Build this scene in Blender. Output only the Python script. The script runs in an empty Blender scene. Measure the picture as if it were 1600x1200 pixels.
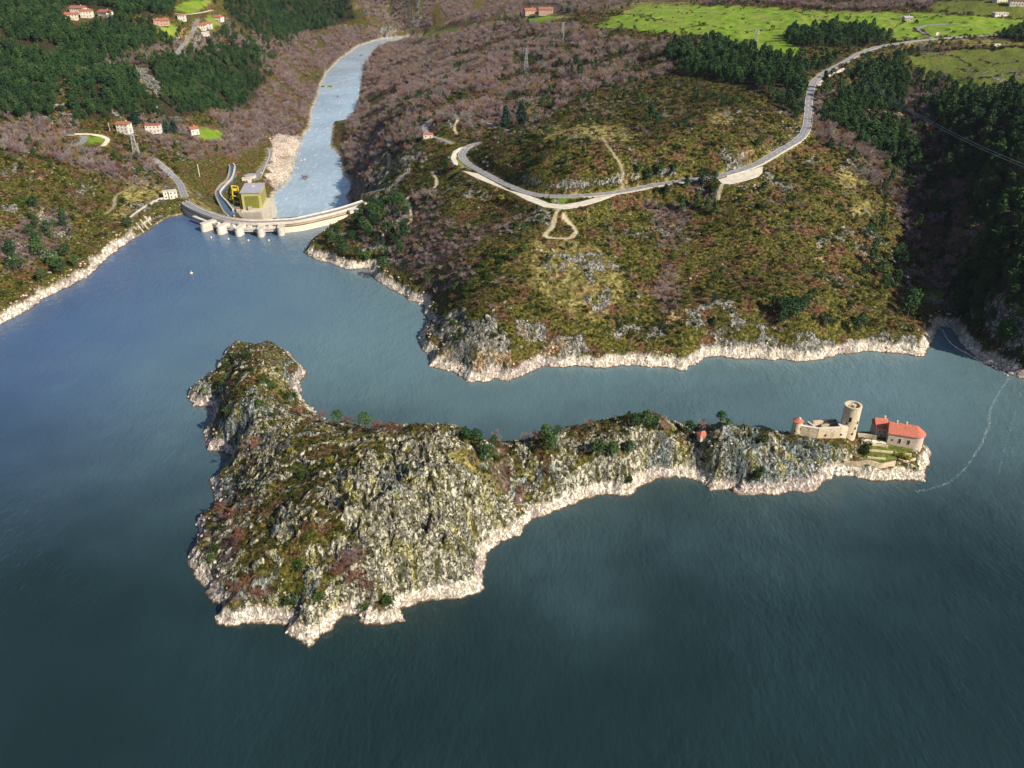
import bpy, math, random
import numpy as np
from mathutils import Vector, Matrix

# ------------------------------------------------------------------ camera, sky, sun
SC = bpy.context.scene
H = 240.0
PITCH = math.radians(30.0)
FPX, CX, CY = 1300.0, 800.0, 600.0
cam_d = bpy.data.cameras.new('camera')
cam_d.sensor_width = 36.0
cam_d.lens = 36.0 * FPX / 1600.0
cam_d.clip_start = 1.0
cam_d.clip_end = 30000.0
cam = bpy.data.objects.new('camera', cam_d)
SC.collection.objects.link(cam)
cam.location = (0, 0, H)
cam.rotation_euler = (math.radians(90) - PITCH, 0, 0)
SC.camera = cam

SUN_EL, SUN_AZ = math.radians(36.0), math.radians(127.0)   # azimuth clockwise from +Y (view direction)
world = bpy.data.worlds.new('World')
SC.world = world
world.use_nodes = True
wn = world.node_tree
wn.nodes.clear()
w_out = wn.nodes.new('ShaderNodeOutputWorld')
w_bg = wn.nodes.new('ShaderNodeBackground')
w_sky = wn.nodes.new('ShaderNodeTexSky')
w_sky.sky_type = 'NISHITA'
w_sky.sun_disc = False
w_sky.sun_elevation = SUN_EL
w_sky.sun_rotation = SUN_AZ
w_sky.altitude = 600
w_sky.air_density = 1.0
w_sky.dust_density = 2.0
w_bg.inputs['Strength'].default_value = 0.075
wn.links.new(w_sky.outputs[0], w_bg.inputs[0])
wn.links.new(w_bg.outputs[0], w_out.inputs[0])
sun_d = bpy.data.lights.new('sun', 'SUN')
sun_d.energy = 5.0
sun_d.angle = math.radians(0.5)
sun_d.color = (1.0, 0.90, 0.73)
sun = bpy.data.objects.new('sun', sun_d)
SC.collection.objects.link(sun)
sdir = Vector((math.sin(SUN_AZ) * math.cos(SUN_EL), math.cos(SUN_AZ) * math.cos(SUN_EL), math.sin(SUN_EL)))
sun.rotation_euler = sdir.to_track_quat('Z', 'Y').to_euler()
sun.location = (300, -200, 500)
SC.view_settings.view_transform = 'Standard'
SC.view_settings.look = 'None'
SC.view_settings.exposure = 0.55
SC.view_settings.gamma = 1.0
SC.view_settings.use_curve_mapping = False
SC.cycles.max_bounces = 5
SC.cycles.volume_bounces = 0
SC.cycles.use_fast_gi = False

RNG = np.random.default_rng(11)
random.seed(5)
ST, CT = math.sin(PITCH), math.cos(PITCH)


# ------------------------------------------------------------------ survey helpers: photo pixel <-> place
def W(u, v, z=0.0):
    """the spot at height z that the photograph shows at pixel u, v"""
    up = (CY - v) / FPX
    t = (H - z) / (ST - up * CT)
    return (t * (u - CX) / FPX, t * (CT + up * ST), z)


def pix(x, y, z):
    dz = z - H
    depth = y * CT - dz * ST
    upc = y * ST + dz * CT
    return CX + FPX * x / depth, CY - FPX * upc / depth


# ------------------------------------------------------------------ noise in numpy
def _hash(ix, iy, seed):
    h = (ix.astype(np.int64) * 374761393 + iy.astype(np.int64) * 668265263 + seed * 974634533) & 0xFFFFFFFF
    h = ((h ^ (h >> 13)) * 1274126177) & 0xFFFFFFFF
    return (h ^ (h >> 16)) & 0xFFFFFFFF


def perlin(x, y, seed=0):
    x0 = np.floor(x); y0 = np.floor(y)
    fx = (x - x0).astype(np.float32); fy = (y - y0).astype(np.float32)
    x0 = x0.astype(np.int64); y0 = y0.astype(np.int64)
    def g(ix, iy, dx, dy):
        a = _hash(ix, iy, seed).astype(np.float32) * np.float32(2 * math.pi / 4294967296.0)
        return np.cos(a) * dx + np.sin(a) * dy
    ux = fx * fx * fx * (fx * (fx * 6 - 15) + 10)
    uy = fy * fy * fy * (fy * (fy * 6 - 15) + 10)
    a = g(x0, y0, fx, fy); b = g(x0 + 1, y0, fx - 1, fy)
    c = g(x0, y0 + 1, fx, fy - 1); d = g(x0 + 1, y0 + 1, fx - 1, fy - 1)
    return (a + (b - a) * ux + (c + (d - c) * ux - a - (b - a) * ux) * uy) * 1.5


def fbm(x, y, octaves=4, seed=0, gain=0.5):
    s = 0; amp = 1.0; f = 1.0
    for i in range(octaves):
        s = s + amp * perlin(x * f, y * f, seed + i * 17)
        amp *= gain; f *= 2.03
    return s


def ridged(x, y, octaves=4, seed=0, gain=0.55):
    s = 0; amp = 1.0; f = 1.0; tot = 0
    for i in range(octaves):
        n = 1 - np.abs(perlin(x * f, y * f, seed + i * 31)) * 1.6
        s = s + amp * n; tot += amp
        amp *= gain; f *= 2.1
    return s / tot


def worley(x, y, seed=0, more=False):
    """distance to the nearest and the second nearest cell point, and a random value per cell"""
    x0 = np.floor(x).astype(np.int64); y0 = np.floor(y).astype(np.int64)
    d1 = np.full(x.shape, 9.0, np.float32); d2 = d1.copy(); val = np.zeros(x.shape, np.float32)
    ox = np.zeros(x.shape, np.float32); oy = ox.copy(); v2 = ox.copy()
    for i in (-1, 0, 1):
        for j in (-1, 0, 1):
            cx, cy = x0 + i, y0 + j
            h = _hash(cx, cy, seed)
            px = cx + (h & 0xFFFF) / 65536.0
            py = cy + ((h >> 16) & 0xFFFF) / 65536.0
            d = np.hypot(x - px, y - py).astype(np.float32)
            new = d < d1
            d2 = np.where(new, d1, np.minimum(d2, d))
            val = np.where(new, (_hash(cx, cy, seed + 5) & 0xFFFF) / 65536.0, val)
            if more:
                ox = np.where(new, x - px, ox); oy = np.where(new, y - py, oy)
                v2 = np.where(new, (_hash(cx, cy, seed + 9) & 0xFFFF) / 65536.0, v2)
            d1 = np.where(new, d, d1)
    return (d1, d2, val, ox, oy, v2) if more else (d1, d2, val)


def sstep(a, b, x):
    t = np.clip((x - a) / (b - a), 0, 1)
    return t * t * (3 - 2 * t)


def inside(poly, x, y):
    p = np.asarray(poly, float)
    r = np.zeros(np.shape(x), bool)
    n = len(p)
    for i in range(n):
        x1, y1 = p[i]; x2, y2 = p[(i + 1) % n]
        if y1 == y2:
            continue
        c = ((y1 > y) != (y2 > y)) & (x < (x2 - x1) * (y - y1) / (y2 - y1) + x1)
        r ^= c
    return r


def seg_dist(line, x, y, closed=False, par=None):
    """distance to a polyline (and, with par, the value of par at the nearest point)"""
    p = np.asarray(line, float)
    n = len(p) if closed else len(p) - 1
    best = np.full(np.shape(x), 1e9, np.float32)
    bp = np.zeros(np.shape(x), np.float32) if par is not None else None
    for i in range(n):
        a = p[i]; b = p[(i + 1) % len(p)]
        dx, dy = b - a
        L = dx * dx + dy * dy + 1e-9
        t = np.clip(((x - a[0]) * dx + (y - a[1]) * dy) / L, 0, 1)
        d = np.hypot(x - a[0] - t * dx, y - a[1] - t * dy).astype(np.float32)
        if par is not None:
            m = d < best
            bp = np.where(m, par[i] + (par[(i + 1) % len(p)] - par[i]) * t, bp)
        best = np.minimum(best, d)
    return best if par is None else (best, bp)


def signed(poly, x, y):
    """distance to the outline, positive inside"""
    d = seg_dist(poly, x, y, True)
    return np.where(inside(poly, x, y), d, -d)


class TPS:
    def __init__(s, pts, smooth=0.0):
        p = np.asarray(pts, float)
        s.x = p[:, 0] / 100; s.y = p[:, 1] / 100
        n = len(p)
        K = s.k(np.hypot(s.x[:, None] - s.x, s.y[:, None] - s.y)) + np.eye(n) * smooth
        P = np.c_[np.ones(n), s.x, s.y]
        A = np.block([[K, P], [P.T, np.zeros((3, 3))]])
        s.w = np.linalg.solve(A, np.r_[p[:, 2], 0, 0, 0])

    @staticmethod
    def k(r):
        return np.where(r > 1e-9, r * r * np.log(np.maximum(r, 1e-9)), 0)

    def __call__(s, x, y):
        X = np.ravel(x) / 100; Y = np.ravel(y) / 100
        out = np.empty(len(X))
        for a in range(0, len(X), 20000):
            xx = X[a:a + 20000]; yy = Y[a:a + 20000]
            r = np.hypot(xx[:, None] - s.x, yy[:, None] - s.y)
            out[a:a + 20000] = s.k(r) @ s.w[:-3] + s.w[-3] + s.w[-2] * xx + s.w[-1] * yy
        return out.reshape(np.shape(x))


class Grid:
    """a field sampled on a regular grid, read back bilinearly"""
    def __init__(s, x0, x1, y0, y1, st, f):
        s.x0, s.y0, s.st = x0, y0, st
        xs = np.arange(x0, x1 + st, st); ys = np.arange(y0, y1 + st, st)
        X, Y = np.meshgrid(xs, ys)
        s.a = np.asarray(f(X, Y), np.float32)

    def __call__(s, x, y):
        gx = np.clip((np.asarray(x) - s.x0) / s.st, 0, s.a.shape[1] - 1.001)
        gy = np.clip((np.asarray(y) - s.y0) / s.st, 0, s.a.shape[0] - 1.001)
        ix = gx.astype(int); iy = gy.astype(int)
        fx = gx - ix; fy = gy - iy
        a = s.a
        return (a[iy, ix] * (1 - fx) + a[iy, ix + 1] * fx) * (1 - fy) + (a[iy + 1, ix] * (1 - fx) + a[iy + 1, ix + 1] * fx) * fy


# ------------------------------------------------------------------ shorelines traced from the photograph (pixels at water level)
RIVER_Z = -35.0
ISLAND_PX = [(410,524),(430,535),(450,550),(467,567),(482,581),(470,596),(470,612),(477,630),(485,637),(503,655),(535,668),(580,676),(640,685),
  (700,690),(760,698),(800,694),(850,688),(900,680),(1000,674),(1050,678),(1130,684),(1200,690),(1240,690),(1330,681),(1390,674),(1440,683),(1453,703),
  (1455,719),(1448,733),(1443,752),(1392,751),(1357,752),(1331,745),(1305,745),(1284,756),(1268,774),(1237,767),(1220,774),(1157,774),(1140,766),(1112,766),
  (1090,752),(1062,746),(1025,750),(1000,760),(981,777),(945,772),(917,780),(877,795),(867,802),(837,810),(817,824),(815,837),(782,846),(772,855),(762,865),
  (755,890),(757,920),(740,929),(720,936),(675,939),(650,945),(627,952),(635,971),(595,977),(567,977),(560,960),(535,965),(520,985),(495,1000),(482,1010),
  (465,1000),(447,990),(450,977),(420,976),(387,974),(365,979),(340,976),(332,965),(345,950),(332,940),(315,915),(297,887),(291,870),(307,847),(310,830),
  (305,815),(327,802),(337,787),(332,770),(326,750),(350,734),(355,725),(362,712),(345,707),(322,705),(317,677),(325,665),(331,650),(335,640),(330,637),
  (302,635),(294,622),(295,612),(315,597),(339,582),(337,575),(355,547),(367,537),(380,529),(395,524)]
SHORE_LEFT_PX = [(-500,640),(-250,585),(-100,540),(0,507),(25,495),(57,477),(70,465),(107,449),(140,430),(162,410),(175,397),(207,375),(232,360),(245,350),(262,340),(287,335)]
SHORE_MID_PX = [(545,342),(510,362),(495,372),(487,380),(475,395),(487,404),(510,410),(545,422),(575,420),(585,437),(607,450),(640,470),(662,477),(662,489),
  (667,499),(667,510),(656,522),(652,532),(657,547),(672,555),(670,574),(690,576),(712,585),(732,597),(755,597),(777,591),(795,596),(812,589),(837,580),(850,571),
  (882,574),(912,572),(945,576),(970,570),(1000,572),(1050,576),(1067,580),(1085,572),(1100,560),(1120,557),(1150,562),(1187,561),(1220,562),(1245,566),(1282,562),
  (1312,554),(1352,550),(1394,552),(1431,556),(1444,557),(1452,546),(1456,531),(1465,522),(1467,512),(1480,511),(1491,520),(1502,537),(1512,548),(1534,565),
  (1575,584),(1600,593),(1680,630),(1800,690),(2100,860)]
RIVER_L_PX = [(402,345),(415,330),(432,299),(457,272),(462,240),(472,217),(485,197),(487,175),(497,150),(499,139),(510,115),(532,92),(562,71),(595,61),(640,57)]
RIVER_R_PX = [(660,59),(605,67),(582,80),(577,90),(567,102),(565,120),(561,150),(555,172),(545,188),(520,192),(516,230),(532,243),(534,270),(548,285),(541,307),(546,320),(552,336)]

ISLAND = [W(u, v)[:2] for u, v in ISLAND_PX]
SHORE_L = [W(u, v)[:2] for u, v in SHORE_LEFT_PX]
SHORE_M = [W(u, v)[:2] for u, v in SHORE_MID_PX]
RIV_L = [W(u, v, RIVER_Z)[:2] for u, v in RIVER_L_PX]
RIV_R = [W(u, v, RIVER_Z)[:2] for u, v in RIVER_R_PX]

# the arch of the dam: crest line, left abutment to right abutment
CREST_Z = 8.0
DAM_PX = [(287,315),(301,324),(322,333),(347,341),(377,346),(405,347),(430,346),(460,344),(490,338),(520,331),(545,324),(572,315)]
DAM = [W(u, v, CREST_Z)[:2] for u, v in DAM_PX]

LAKE_POLY = SHORE_L + [DAM[0]] + DAM + [DAM[-1]] + SHORE_M + [(900, 100), (900, -400), (-900, -400)]
RIV_POLY = RIV_L + RIV_R

# spot heights (u, v, z)
SPOTS = [
 # left hill above the lake
 (0,460,10),(60,430,9),(0,400,22),(100,400,10),(0,330,38),(60,340,28),(150,370,8),(100,300,30),(0,270,52),(200,330,9),(160,310,18),(220,305,11),(180,270,25),
 (100,262,40),(240,280,14),(-150,430,26),(-150,300,52),(-300,420,35),
 (0,235,57),(60,240,48),(130,245,37),(200,255,26),(245,262,16),(255,253,13),
 # terrace with road and houses
 (0,190,57),(60,205,49),(110,210,43),(150,214,38),(195,206,36),(245,207,28),(305,212,18),(340,218,8),(220,228,28),(280,240,13),(330,250,1),(270,262,9),
 # behind the dam, down to the power station
 (300,300,3),(320,315,0),(335,325,-4),(350,335,-8),(300,270,3),(330,285,-7),(345,300,-13),(360,262,-12),(360,325,-21),(385,322,-22),(370,275,-18),(400,262,-22),(400,280,-22),(420,240,-24),(412,300,-24),
 (440,240,-31),(425,275,-30),(390,240,-14),(400,222,-12),(430,222,-26),
 # slope of pines on the left bank
 (0,150,72),(100,150,66),(200,160,56),(300,160,38),(350,190,12),(400,190,-8),(440,190,-22),(420,150,-4),(470,160,-26),(330,130,34),(380,120,22),(200,110,66),(100,100,76),(0,100,82),
 (450,100,-8),(480,90,-14),(400,80,25),(300,90,52),(200,60,88),(100,50,98),(0,40,112),(130,25,107),(170,28,104),(262,40,92),(300,45,86),(340,32,82),(320,50,78),(250,12,105),(300,8,100),
 (0,0,130),(100,0,120),(200,0,115),(420,30,52),(480,40,14),(400,8,86),(500,10,42),(540,45,-16),(540,70,-22),(-200,100,90),(-200,0,140),(-200,200,70),
 # hills beyond the river bend
 (560,25,12),(600,40,-16),(600,12,28),(560,0,42),(640,2,38),(680,25,10),(640,45,-22),(720,5,30),
 # gorge side, right bank
 (575,312,2),(600,300,14),(560,300,-12),(575,262,-5),(600,255,14),(560,240,-18),(590,215,2),(620,180,28),(650,152,40),(600,170,6),(580,150,-14),(640,200,38),(660,232,42),(630,262,30),(620,285,24),
 (650,120,18),(600,100,-20),(620,85,-22),(700,120,42),(660,80,-4),(700,70,22),(760,90,48),(760,45,42),(700,40,6),(820,50,68),(760,15,48),
 # road loop and knoll
 (668,205,48),(690,215,49),(684,186,47),(720,178,60),(750,192,52),(790,203,56),(730,205,50),(700,165,46),(760,150,55),(820,165,62),
 # the heath hill with the road round it
 (715,245,50),(735,256,51),(757,270,52),(790,290,53),(823,303,54),(862,309,55),(925,307,57),(975,300,59),(1025,290,61),(1075,283,63),(1125,277,66),(1175,262,69),(1225,234,74),(1255,205,78),
 (1263,170,84),(1272,128,92),(1320,98,99),(1375,73,104),(1462,61,108),(1550,56,110),
 (745,224,55),(780,240,64),(840,255,72),(900,285,66),(860,220,80),(920,210,83),(980,215,83),(980,260,74),(1050,230,82),(1050,262,74),(1120,220,84),(1170,235,80),(1180,180,90),(1100,160,88),(1000,160,80),
 (900,160,74),(850,180,72),(900,110,76),(820,110,62),(980,100,84),(1080,110,94),(1180,120,96),(1240,150,92),(1240,100,99),(1150,85,102),(1020,75,94),(930,70,84),(860,70,76),
 (830,22,84),(870,25,88),(930,40,92),(980,20,98),(1000,50,98),(1080,45,103),(1080,12,107),(1180,50,105),(1180,15,110),(1300,30,112),(1300,60,106),(1400,30,113),(1400,55,107),(1500,40,114),(1590,35,116),(1590,55,112),
 (1440,45,110),(900,5,84),(1000,0,100),(1300,5,116),(1450,8,122),(1560,10,128),(1590,2,132),
 # face of the peninsula above the lake
 (700,300,47),(660,290,36),(650,340,28),(610,330,17),(560,352,12),(530,375,8),(580,390,11),(630,440,9),(600,370,17),(650,400,20),(700,380,32),(760,340,43),(820,330,50),(870,340,51),(870,370,46),
 (690,470,11),(700,430,22),(750,450,27),(720,500,17),(690,520,12),(760,520,20),(740,560,11),(800,500,22),(800,560,9),(860,540,10),(850,450,31),(900,480,24),(950,540,10),(960,420,35),(950,360,47),
 (1020,520,12),(1040,400,34),(1050,330,49),(1050,470,21),(1100,520,14),(1150,520,14),(1150,440,28),(1150,350,48),(1160,290,64),(1250,530,12),(1250,450,28),(1240,350,47),(1220,260,68),(1300,520,12),
 (1320,440,25),(1300,320,53),(1290,230,72),(1290,170,84),(1310,130,90),(1360,500,12),(1380,420,22),(1370,320,42),(1350,240,62),(1350,170,78),(1350,120,92),(1420,520,10),(1430,470,8),
 # the right hand valley
 (1450,470,5),(1450,400,16),(1430,330,30),(1440,270,42),(1425,200,62),(1410,140,82),(1400,100,96),(1470,490,4),(1500,500,9),
 (1500,450,18),(1560,540,11),(1560,480,30),(1600,520,26),(1600,430,48),(1540,380,42),(1600,330,66),(1530,300,54),(1480,330,36),(1500,250,60),(1600,250,78),(1480,180,76),(1550,190,84),(1600,160,92),
 (1500,120,93),(1430,120,88),(1600,110,101),(1500,85,101),(1430,85,100),(1600,80,106),(1700,500,36),(1750,350,66),(1800,200,88),(1800,600,18),(1900,450,56),(1750,80,112),(1750,20,125),(2000,300,76),
]
GROUND_PTS = [W(u, v, z) for u, v, z in SPOTS]
# shore line carries the foot of the hills
for line in (SHORE_L, SHORE_M):
    for i in range(0, len(line)):
        GROUND_PTS.append((line[i][0], line[i][1], 2.0))
for line in (RIV_L, RIV_R):
    for i in range(0, len(line)):
        GROUND_PTS.append((line[i][0], line[i][1], RIVER_Z + 1.5))
for a in range(-48, 49, 6):                       # the far country, out of the picture behind the ridges
    s, c = math.sin(math.radians(a)), math.cos(math.radians(a))
    GROUND_PTS.append((2900 * s, 2900 * c, 95 + 25 * math.sin(a * 0.31)))
    GROUND_PTS.append((4200 * s, 4200 * c, 150 + 30 * math.sin(a * 0.23 + 1)))
    GROUND_PTS.append((5600 * s, 5600 * c, 175))
_q = np.array(GROUND_PTS)
_keep = [0]
for i in range(1, len(_q)):
    if np.min(np.hypot(_q[_keep, 0] - _q[i, 0], _q[_keep, 1] - _q[i, 1])) > 6.0:
        _keep.append(i)
ground_tps = TPS(_q[_keep], smooth=0.002)
near_grid = Grid(-900, 1000, 380, 1500, 6.0, ground_tps)
far_grid = Grid(-3300, 3300, 380, 6200, 40.0, ground_tps)


def ground_base(x, y):
    n = near_grid(x, y); f = far_grid(x, y)
    edge = np.minimum.reduce([x + 900, 1000 - x, 1500 - y]) / 120.0
    w = np.clip(edge, 0, 1)
    return n * w + f * (1 - w)


# ------------------------------------------------------------------ island spot heights
ISL_SPOTS = [
 # northern knob
 (405,540,22),(385,545,17),(430,555,15),(450,580,12),(370,560,15),(360,585,14),(400,570,25),(420,590,22),(440,610,17),(455,600,10),(330,605,8),(312,615,7),(345,610,12),(370,610,21),(385,630,25),(400,640,24),(420,640,22),
 (360,640,15),(350,670,13),(340,690,10),(375,680,17),(450,632,14),(470,645,15),(430,665,21),
 # spine to the dome
 (500,662,20),(540,668,25),(580,675,31),(620,678,37),(660,678,40),(700,680,38),(740,685,30),(775,690,18),(795,695,12),
 (450,690,22),(500,690,26),(550,700,32),(600,700,37),(650,710,38),(700,710,36),(740,715,30),(780,730,18),(800,760,12),
 (400,710,15),(390,740,14),(365,760,9),(420,760,20),(470,740,25),(520,740,31),(570,740,35),(640,750,34),(700,760,31),(760,780,17),
 (360,820,11),(345,850,9),(340,890,8),(380,860,14),(400,800,17),(450,800,23),(500,800,28),(550,800,30),(600,810,29),(660,820,26),(720,830,17),(740,870,10),
 (370,920,9),(420,900,14),(470,880,18),(520,870,19),(480,930,13),(500,965,8),(550,910,14),(590,900,15),(650,890,16),(700,890,13),(620,935,8),(430,955,8),(540,940,9),(700,915,8),
 # ridge to the castle
 (830,690,17),(860,680,20),(900,672,22),(950,668,23),(1000,668,23),(1050,670,22),(1090,682,17),(1130,665,24),(1160,672,24),(1200,678,19),
 (840,740,13),(870,760,9),(900,730,14),(950,735,12),(980,720,15),(1000,740,9),(1050,725,9),(1050,700,15),(1100,720,12),(1130,710,17),(1180,715,16),(1160,745,9),(1220,745,9),(1230,715,12),
 (1240,686,14.6),(1262,688,14.6),(1290,689,14.5),(1316,688,14.5),(1325,683,14),(1300,679,14.5),(1265,679,14.5),(1262,704,11.5),(1290,706,10.5),(1318,704,10),(1290,725,7),(1250,732,8),(1322,720,6.5),(1326,690,13.2),(1336,686,12.5),(1337,697,10),(1350,700,8.6),(1350,690,9.5),(1375,690,9.2),(1375,700,8),(1400,688,8.2),(1430,700,7.5),(1360,712,6.5),(1400,712,6.2),(1380,726,5.5),(1430,722,5.5),(1440,715,5.5),
]
ISL_PTS = [W(u, v, z) for u, v, z in ISL_SPOTS] + [(x, y, 1.0) for x, y in ISLAND]
_q = np.array(ISL_PTS)
_keep = [0]
for i in range(1, len(_q)):
    if np.min(np.hypot(_q[_keep, 0] - _q[i, 0], _q[_keep, 1] - _q[i, 1])) > 2.0:
        _keep.append(i)
isl_tps = TPS(_q[_keep], smooth=0.0004)
isl_grid = Grid(-230, 250, 200, 480, 2.0, isl_tps)


def hit(u, v, f=ground_base, t0=300.0, t1=5200.0):
    """where the sight line of photo pixels u, v meets the ground"""
    u = np.atleast_1d(np.asarray(u, float)); v = np.atleast_1d(np.asarray(v, float))
    up = (CY - v) / FPX
    d = np.stack([(u - CX) / FPX, CT + up * ST, -ST + up * CT])
    t = np.full(u.shape, t0)
    done = np.zeros(u.shape, bool)
    lo = t.copy()
    while np.any(~done) and t.min() < t1:
        z = H + d[2] * t
        below = z < f(d[0] * t, d[1] * t)
        done |= below | (t > t1)
        lo = np.where(done, lo, t)
        t = np.where(done, t, t + 4.0 + t * 0.002)
    hi = t
    for _ in range(12):
        m = (lo + hi) / 2
        b = H + d[2] * m < f(d[0] * m, d[1] * m)
        hi = np.where(b, m, hi); lo = np.where(b, lo, m)
    return d[0] * hi, d[1] * hi, H + d[2] * hi


def resample(p, st):
    """even points along a smooth curve through p (x, y, z)"""
    p = np.asarray(p, float)
    n = len(p)
    out = []
    for i in range(n - 1):
        a = p[max(i - 1, 0)]; b = p[i]; c = p[i + 1]; e = p[min(i + 2, n - 1)]
        m = max(2, int(np.linalg.norm(c[:2] - b[:2]) / st) + 1)
        for k in range(m):
            t = k / m
            out.append(0.5 * ((2 * b) + (c - a) * t + (2 * a - 5 * b + 4 * c - e) * t * t + (3 * b - a - 3 * c + e) * t ** 3))
    out.append(p[-1])
    return np.array(out)


# ------------------------------------------------------------------ roads and paths: photo pixels of the centre line, width in metres
ROADS = {
 'main_road': ([(752,222),(738,227),(726,234),(722,245),(731,256),(757,271),(790,288),(823,301),(862,307),(925,305),(975,299),(1025,289),(1075,282),(1125,275),(1175,260),(1200,246),(1225,232),(1248,217),(1259,200),
   (1262,180),(1265,150),(1272,128),(1292,112),(1320,97),(1345,83),(1375,73),(1425,65),(1462,61),(1512,57.5),(1560,55),(1640,52)], 6.6),
 'field_road': ([(1457,60),(1443,52),(1433,45.5),(1440,41.5),(1455,39),(1500,37)], 5.0),
 'gorge_road': ([(681,185),(669,192),(663,201),(672,212),(687,217),(703,223)], 5.4),
 'upper_gorge_road': ([(745,187),(763,195),(785,202),(797,204)], 5.0),
 'dam_access_road': ([(572,315),(590,305),(612,290),(638,266)], 5.4),
 'hamlet_road': ([(309,30),(303,44),(295,58),(284,73),(274,86)], 6.0),
 'hamlet_lane': ([(272,21),(290,22.5),(312,20),(330,16)], 4.0),
 'bend_road': ([(104,210),(122,211),(132,216),(126,224),(117,228)], 5.6),
 'bend_lane': ([(116,208.5),(144,210),(160,213.5),(168,219),(161,228)], 4.2),
 'dam_road': ([(238,247),(244,252),(258,263.5),(272,278),(282,292),(287,305),(290,313)], 6.4),
 'station_road': ([(420,232),(422,243),(413,258),(404,270),(400,281)], 5.0),
}
PATHS = {
 'shore_footpath': ([(600,392),(599,366),(612,359),(640,348),(642,325),(636,312),(650,303),(677,294),(682,280),(676,270)], 1.5),
 'gorge_footpath': ([(607,240),(608,262),(603,275),(592,290)], 1.8),
 'knoll_footpath': ([(706,172),(715,182),(710,198),(714,210)], 1.8),
 'viewpoint_footpath': ([(884,330),(870,341),(862,355),(852,369),(870,372),(890,372),(900,362),(893,352),(880,345)], 2.2),
 'firebreak_track': ([(941,214),(950,228),(962,243),(972,262),(974,280),(979,295)], 1.3),
 'layby_footpath': ([(1135,286),(1127,300),(1122,314)], 1.6),
 'left_hill_footpath': ([(165,335),(178,322),(182,305),(205,293),(225,280)], 1.6),
 'field_track': ([(862,27),(900,26),(940,20),(1000,15),(1080,17),(1140,20)], 2.6),
}
LAYBYS = {   # gravel shoulders, outlines in photo pixels
 'viewpoint_gravel_strip': [(733,229),(718,231),(708,237),(704,247),(708,256),(713,261),(716,256),(712,247),(714,239),(722,234)],
 'long_gravel_layby': [(722,267),(745,279),(775,291),(800,301),(823,313),(850,324),(880,327),(905,324),(935,315),(962,305),(930,309.5),(905,316),(880,320),(858,318),(838,310),(822,304.5),(795,297.5),(770,284),(748,272),(735,269)],
 'triangular_gravel_layby': [(1122,281),(1152,272.5),(1192,260.5),(1191,270),(1185,276),(1166,282),(1140,288),(1128,287)],
 'upper_gravel_shoulder': [(1276,131),(1296,117),(1318,106),(1330,106),(1312,113),(1292,122),(1279,136)],
}
_cent = {}
for nm, (px, wd) in list(ROADS.items()) + list(PATHS.items()):
    a = np.array(px, float)
    X, Y, Z = hit(a[:, 0], a[:, 1])
    c = resample(np.c_[X, Y, Z], 3.0)
    k = np.ones(9) / 9 if nm in ROADS else np.ones(5) / 5          # even out the gradient
    h = len(k) // 2
    zz = np.r_[np.full(h, c[0, 2]), c[:, 2], np.full(h, c[-1, 2])]
    c[:, 2] = np.convolve(zz, k, 'valid')
    _cent[nm] = (c, wd)
_c = _cent['dam_road'][0]
_c[:, 2] = np.maximum(_c[:, 2], CREST_Z)
_c[-6:, 2] = CREST_Z + (_c[-6, 2] - CREST_Z) * np.linspace(1, 0, 6)
_c = _cent['dam_access_road'][0]
_c[:10, 2] = CREST_Z + (_c[10, 2] - CREST_Z) * np.linspace(0, 1, 10)

# all carriageways flattened into the ground through one small look-up raster near each road
ROAD_CARVE = [(n, _cent[n][0], _cent[n][1]) for n in _cent]
LAY_W = {}
for nm, px in LAYBYS.items():
    a = np.array(px, float)
    X, Y, Z = hit(a[:, 0], a[:, 1])
    for _ in range(4):                             # level with the carriageway beside it
        _, Z = seg_dist(_cent['main_road'][0][:, :2], X, Y, par=_cent['main_road'][0][:, 2])
        Q = np.array([W(u, v, z) for (u, v), z in zip(px, Z)])
        X, Y = Q[:, 0], Q[:, 1]
    LAY_W[nm] = np.c_[X, Y, Z]


def carve(x, y, h):
    def along(nm, h):
        c, wd = _cent[nm]
        m = wd * 0.5 + (14 if nm in ROADS else 3)
        bx = (x > c[:, 0].min() - m) & (x < c[:, 0].max() + m) & (y > c[:, 1].min() - m) & (y < c[:, 1].max() + m)
        if bx.any():
            xs, ys = x[bx], y[bx]
            d, zr = seg_dist(c[:, :2], xs, ys, par=c[:, 2])
            w = 1 - sstep(wd * 0.5 + 0.6, wd * 0.5 + (8.0 if nm in ROADS else 2.5), d)
            h[bx] = h[bx] * (1 - w) + (zr - 0.12) * w
        return h
    for nm in PATHS:
        h = along(nm, h)
    for nm, poly in LAY_W.items():
        bx = (x > poly[:, 0].min() - 18) & (x < poly[:, 0].max() + 18) & (y > poly[:, 1].min() - 18) & (y < poly[:, 1].max() + 18)
        if not bx.any():
            continue
        xs, ys = x[bx], y[bx]
        c, wd = _cent['main_road']
        d = -signed(poly[:, :2], xs, ys)
        _, zr = seg_dist(c[:, :2], xs, ys, par=c[:, 2])
        w = 1 - sstep(0.8, 12.0, d)
        h[bx] = h[bx] * (1 - w) + (zr - 0.12) * w
    for nm in ROADS:
        h = along(nm, h)
    return h


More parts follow.
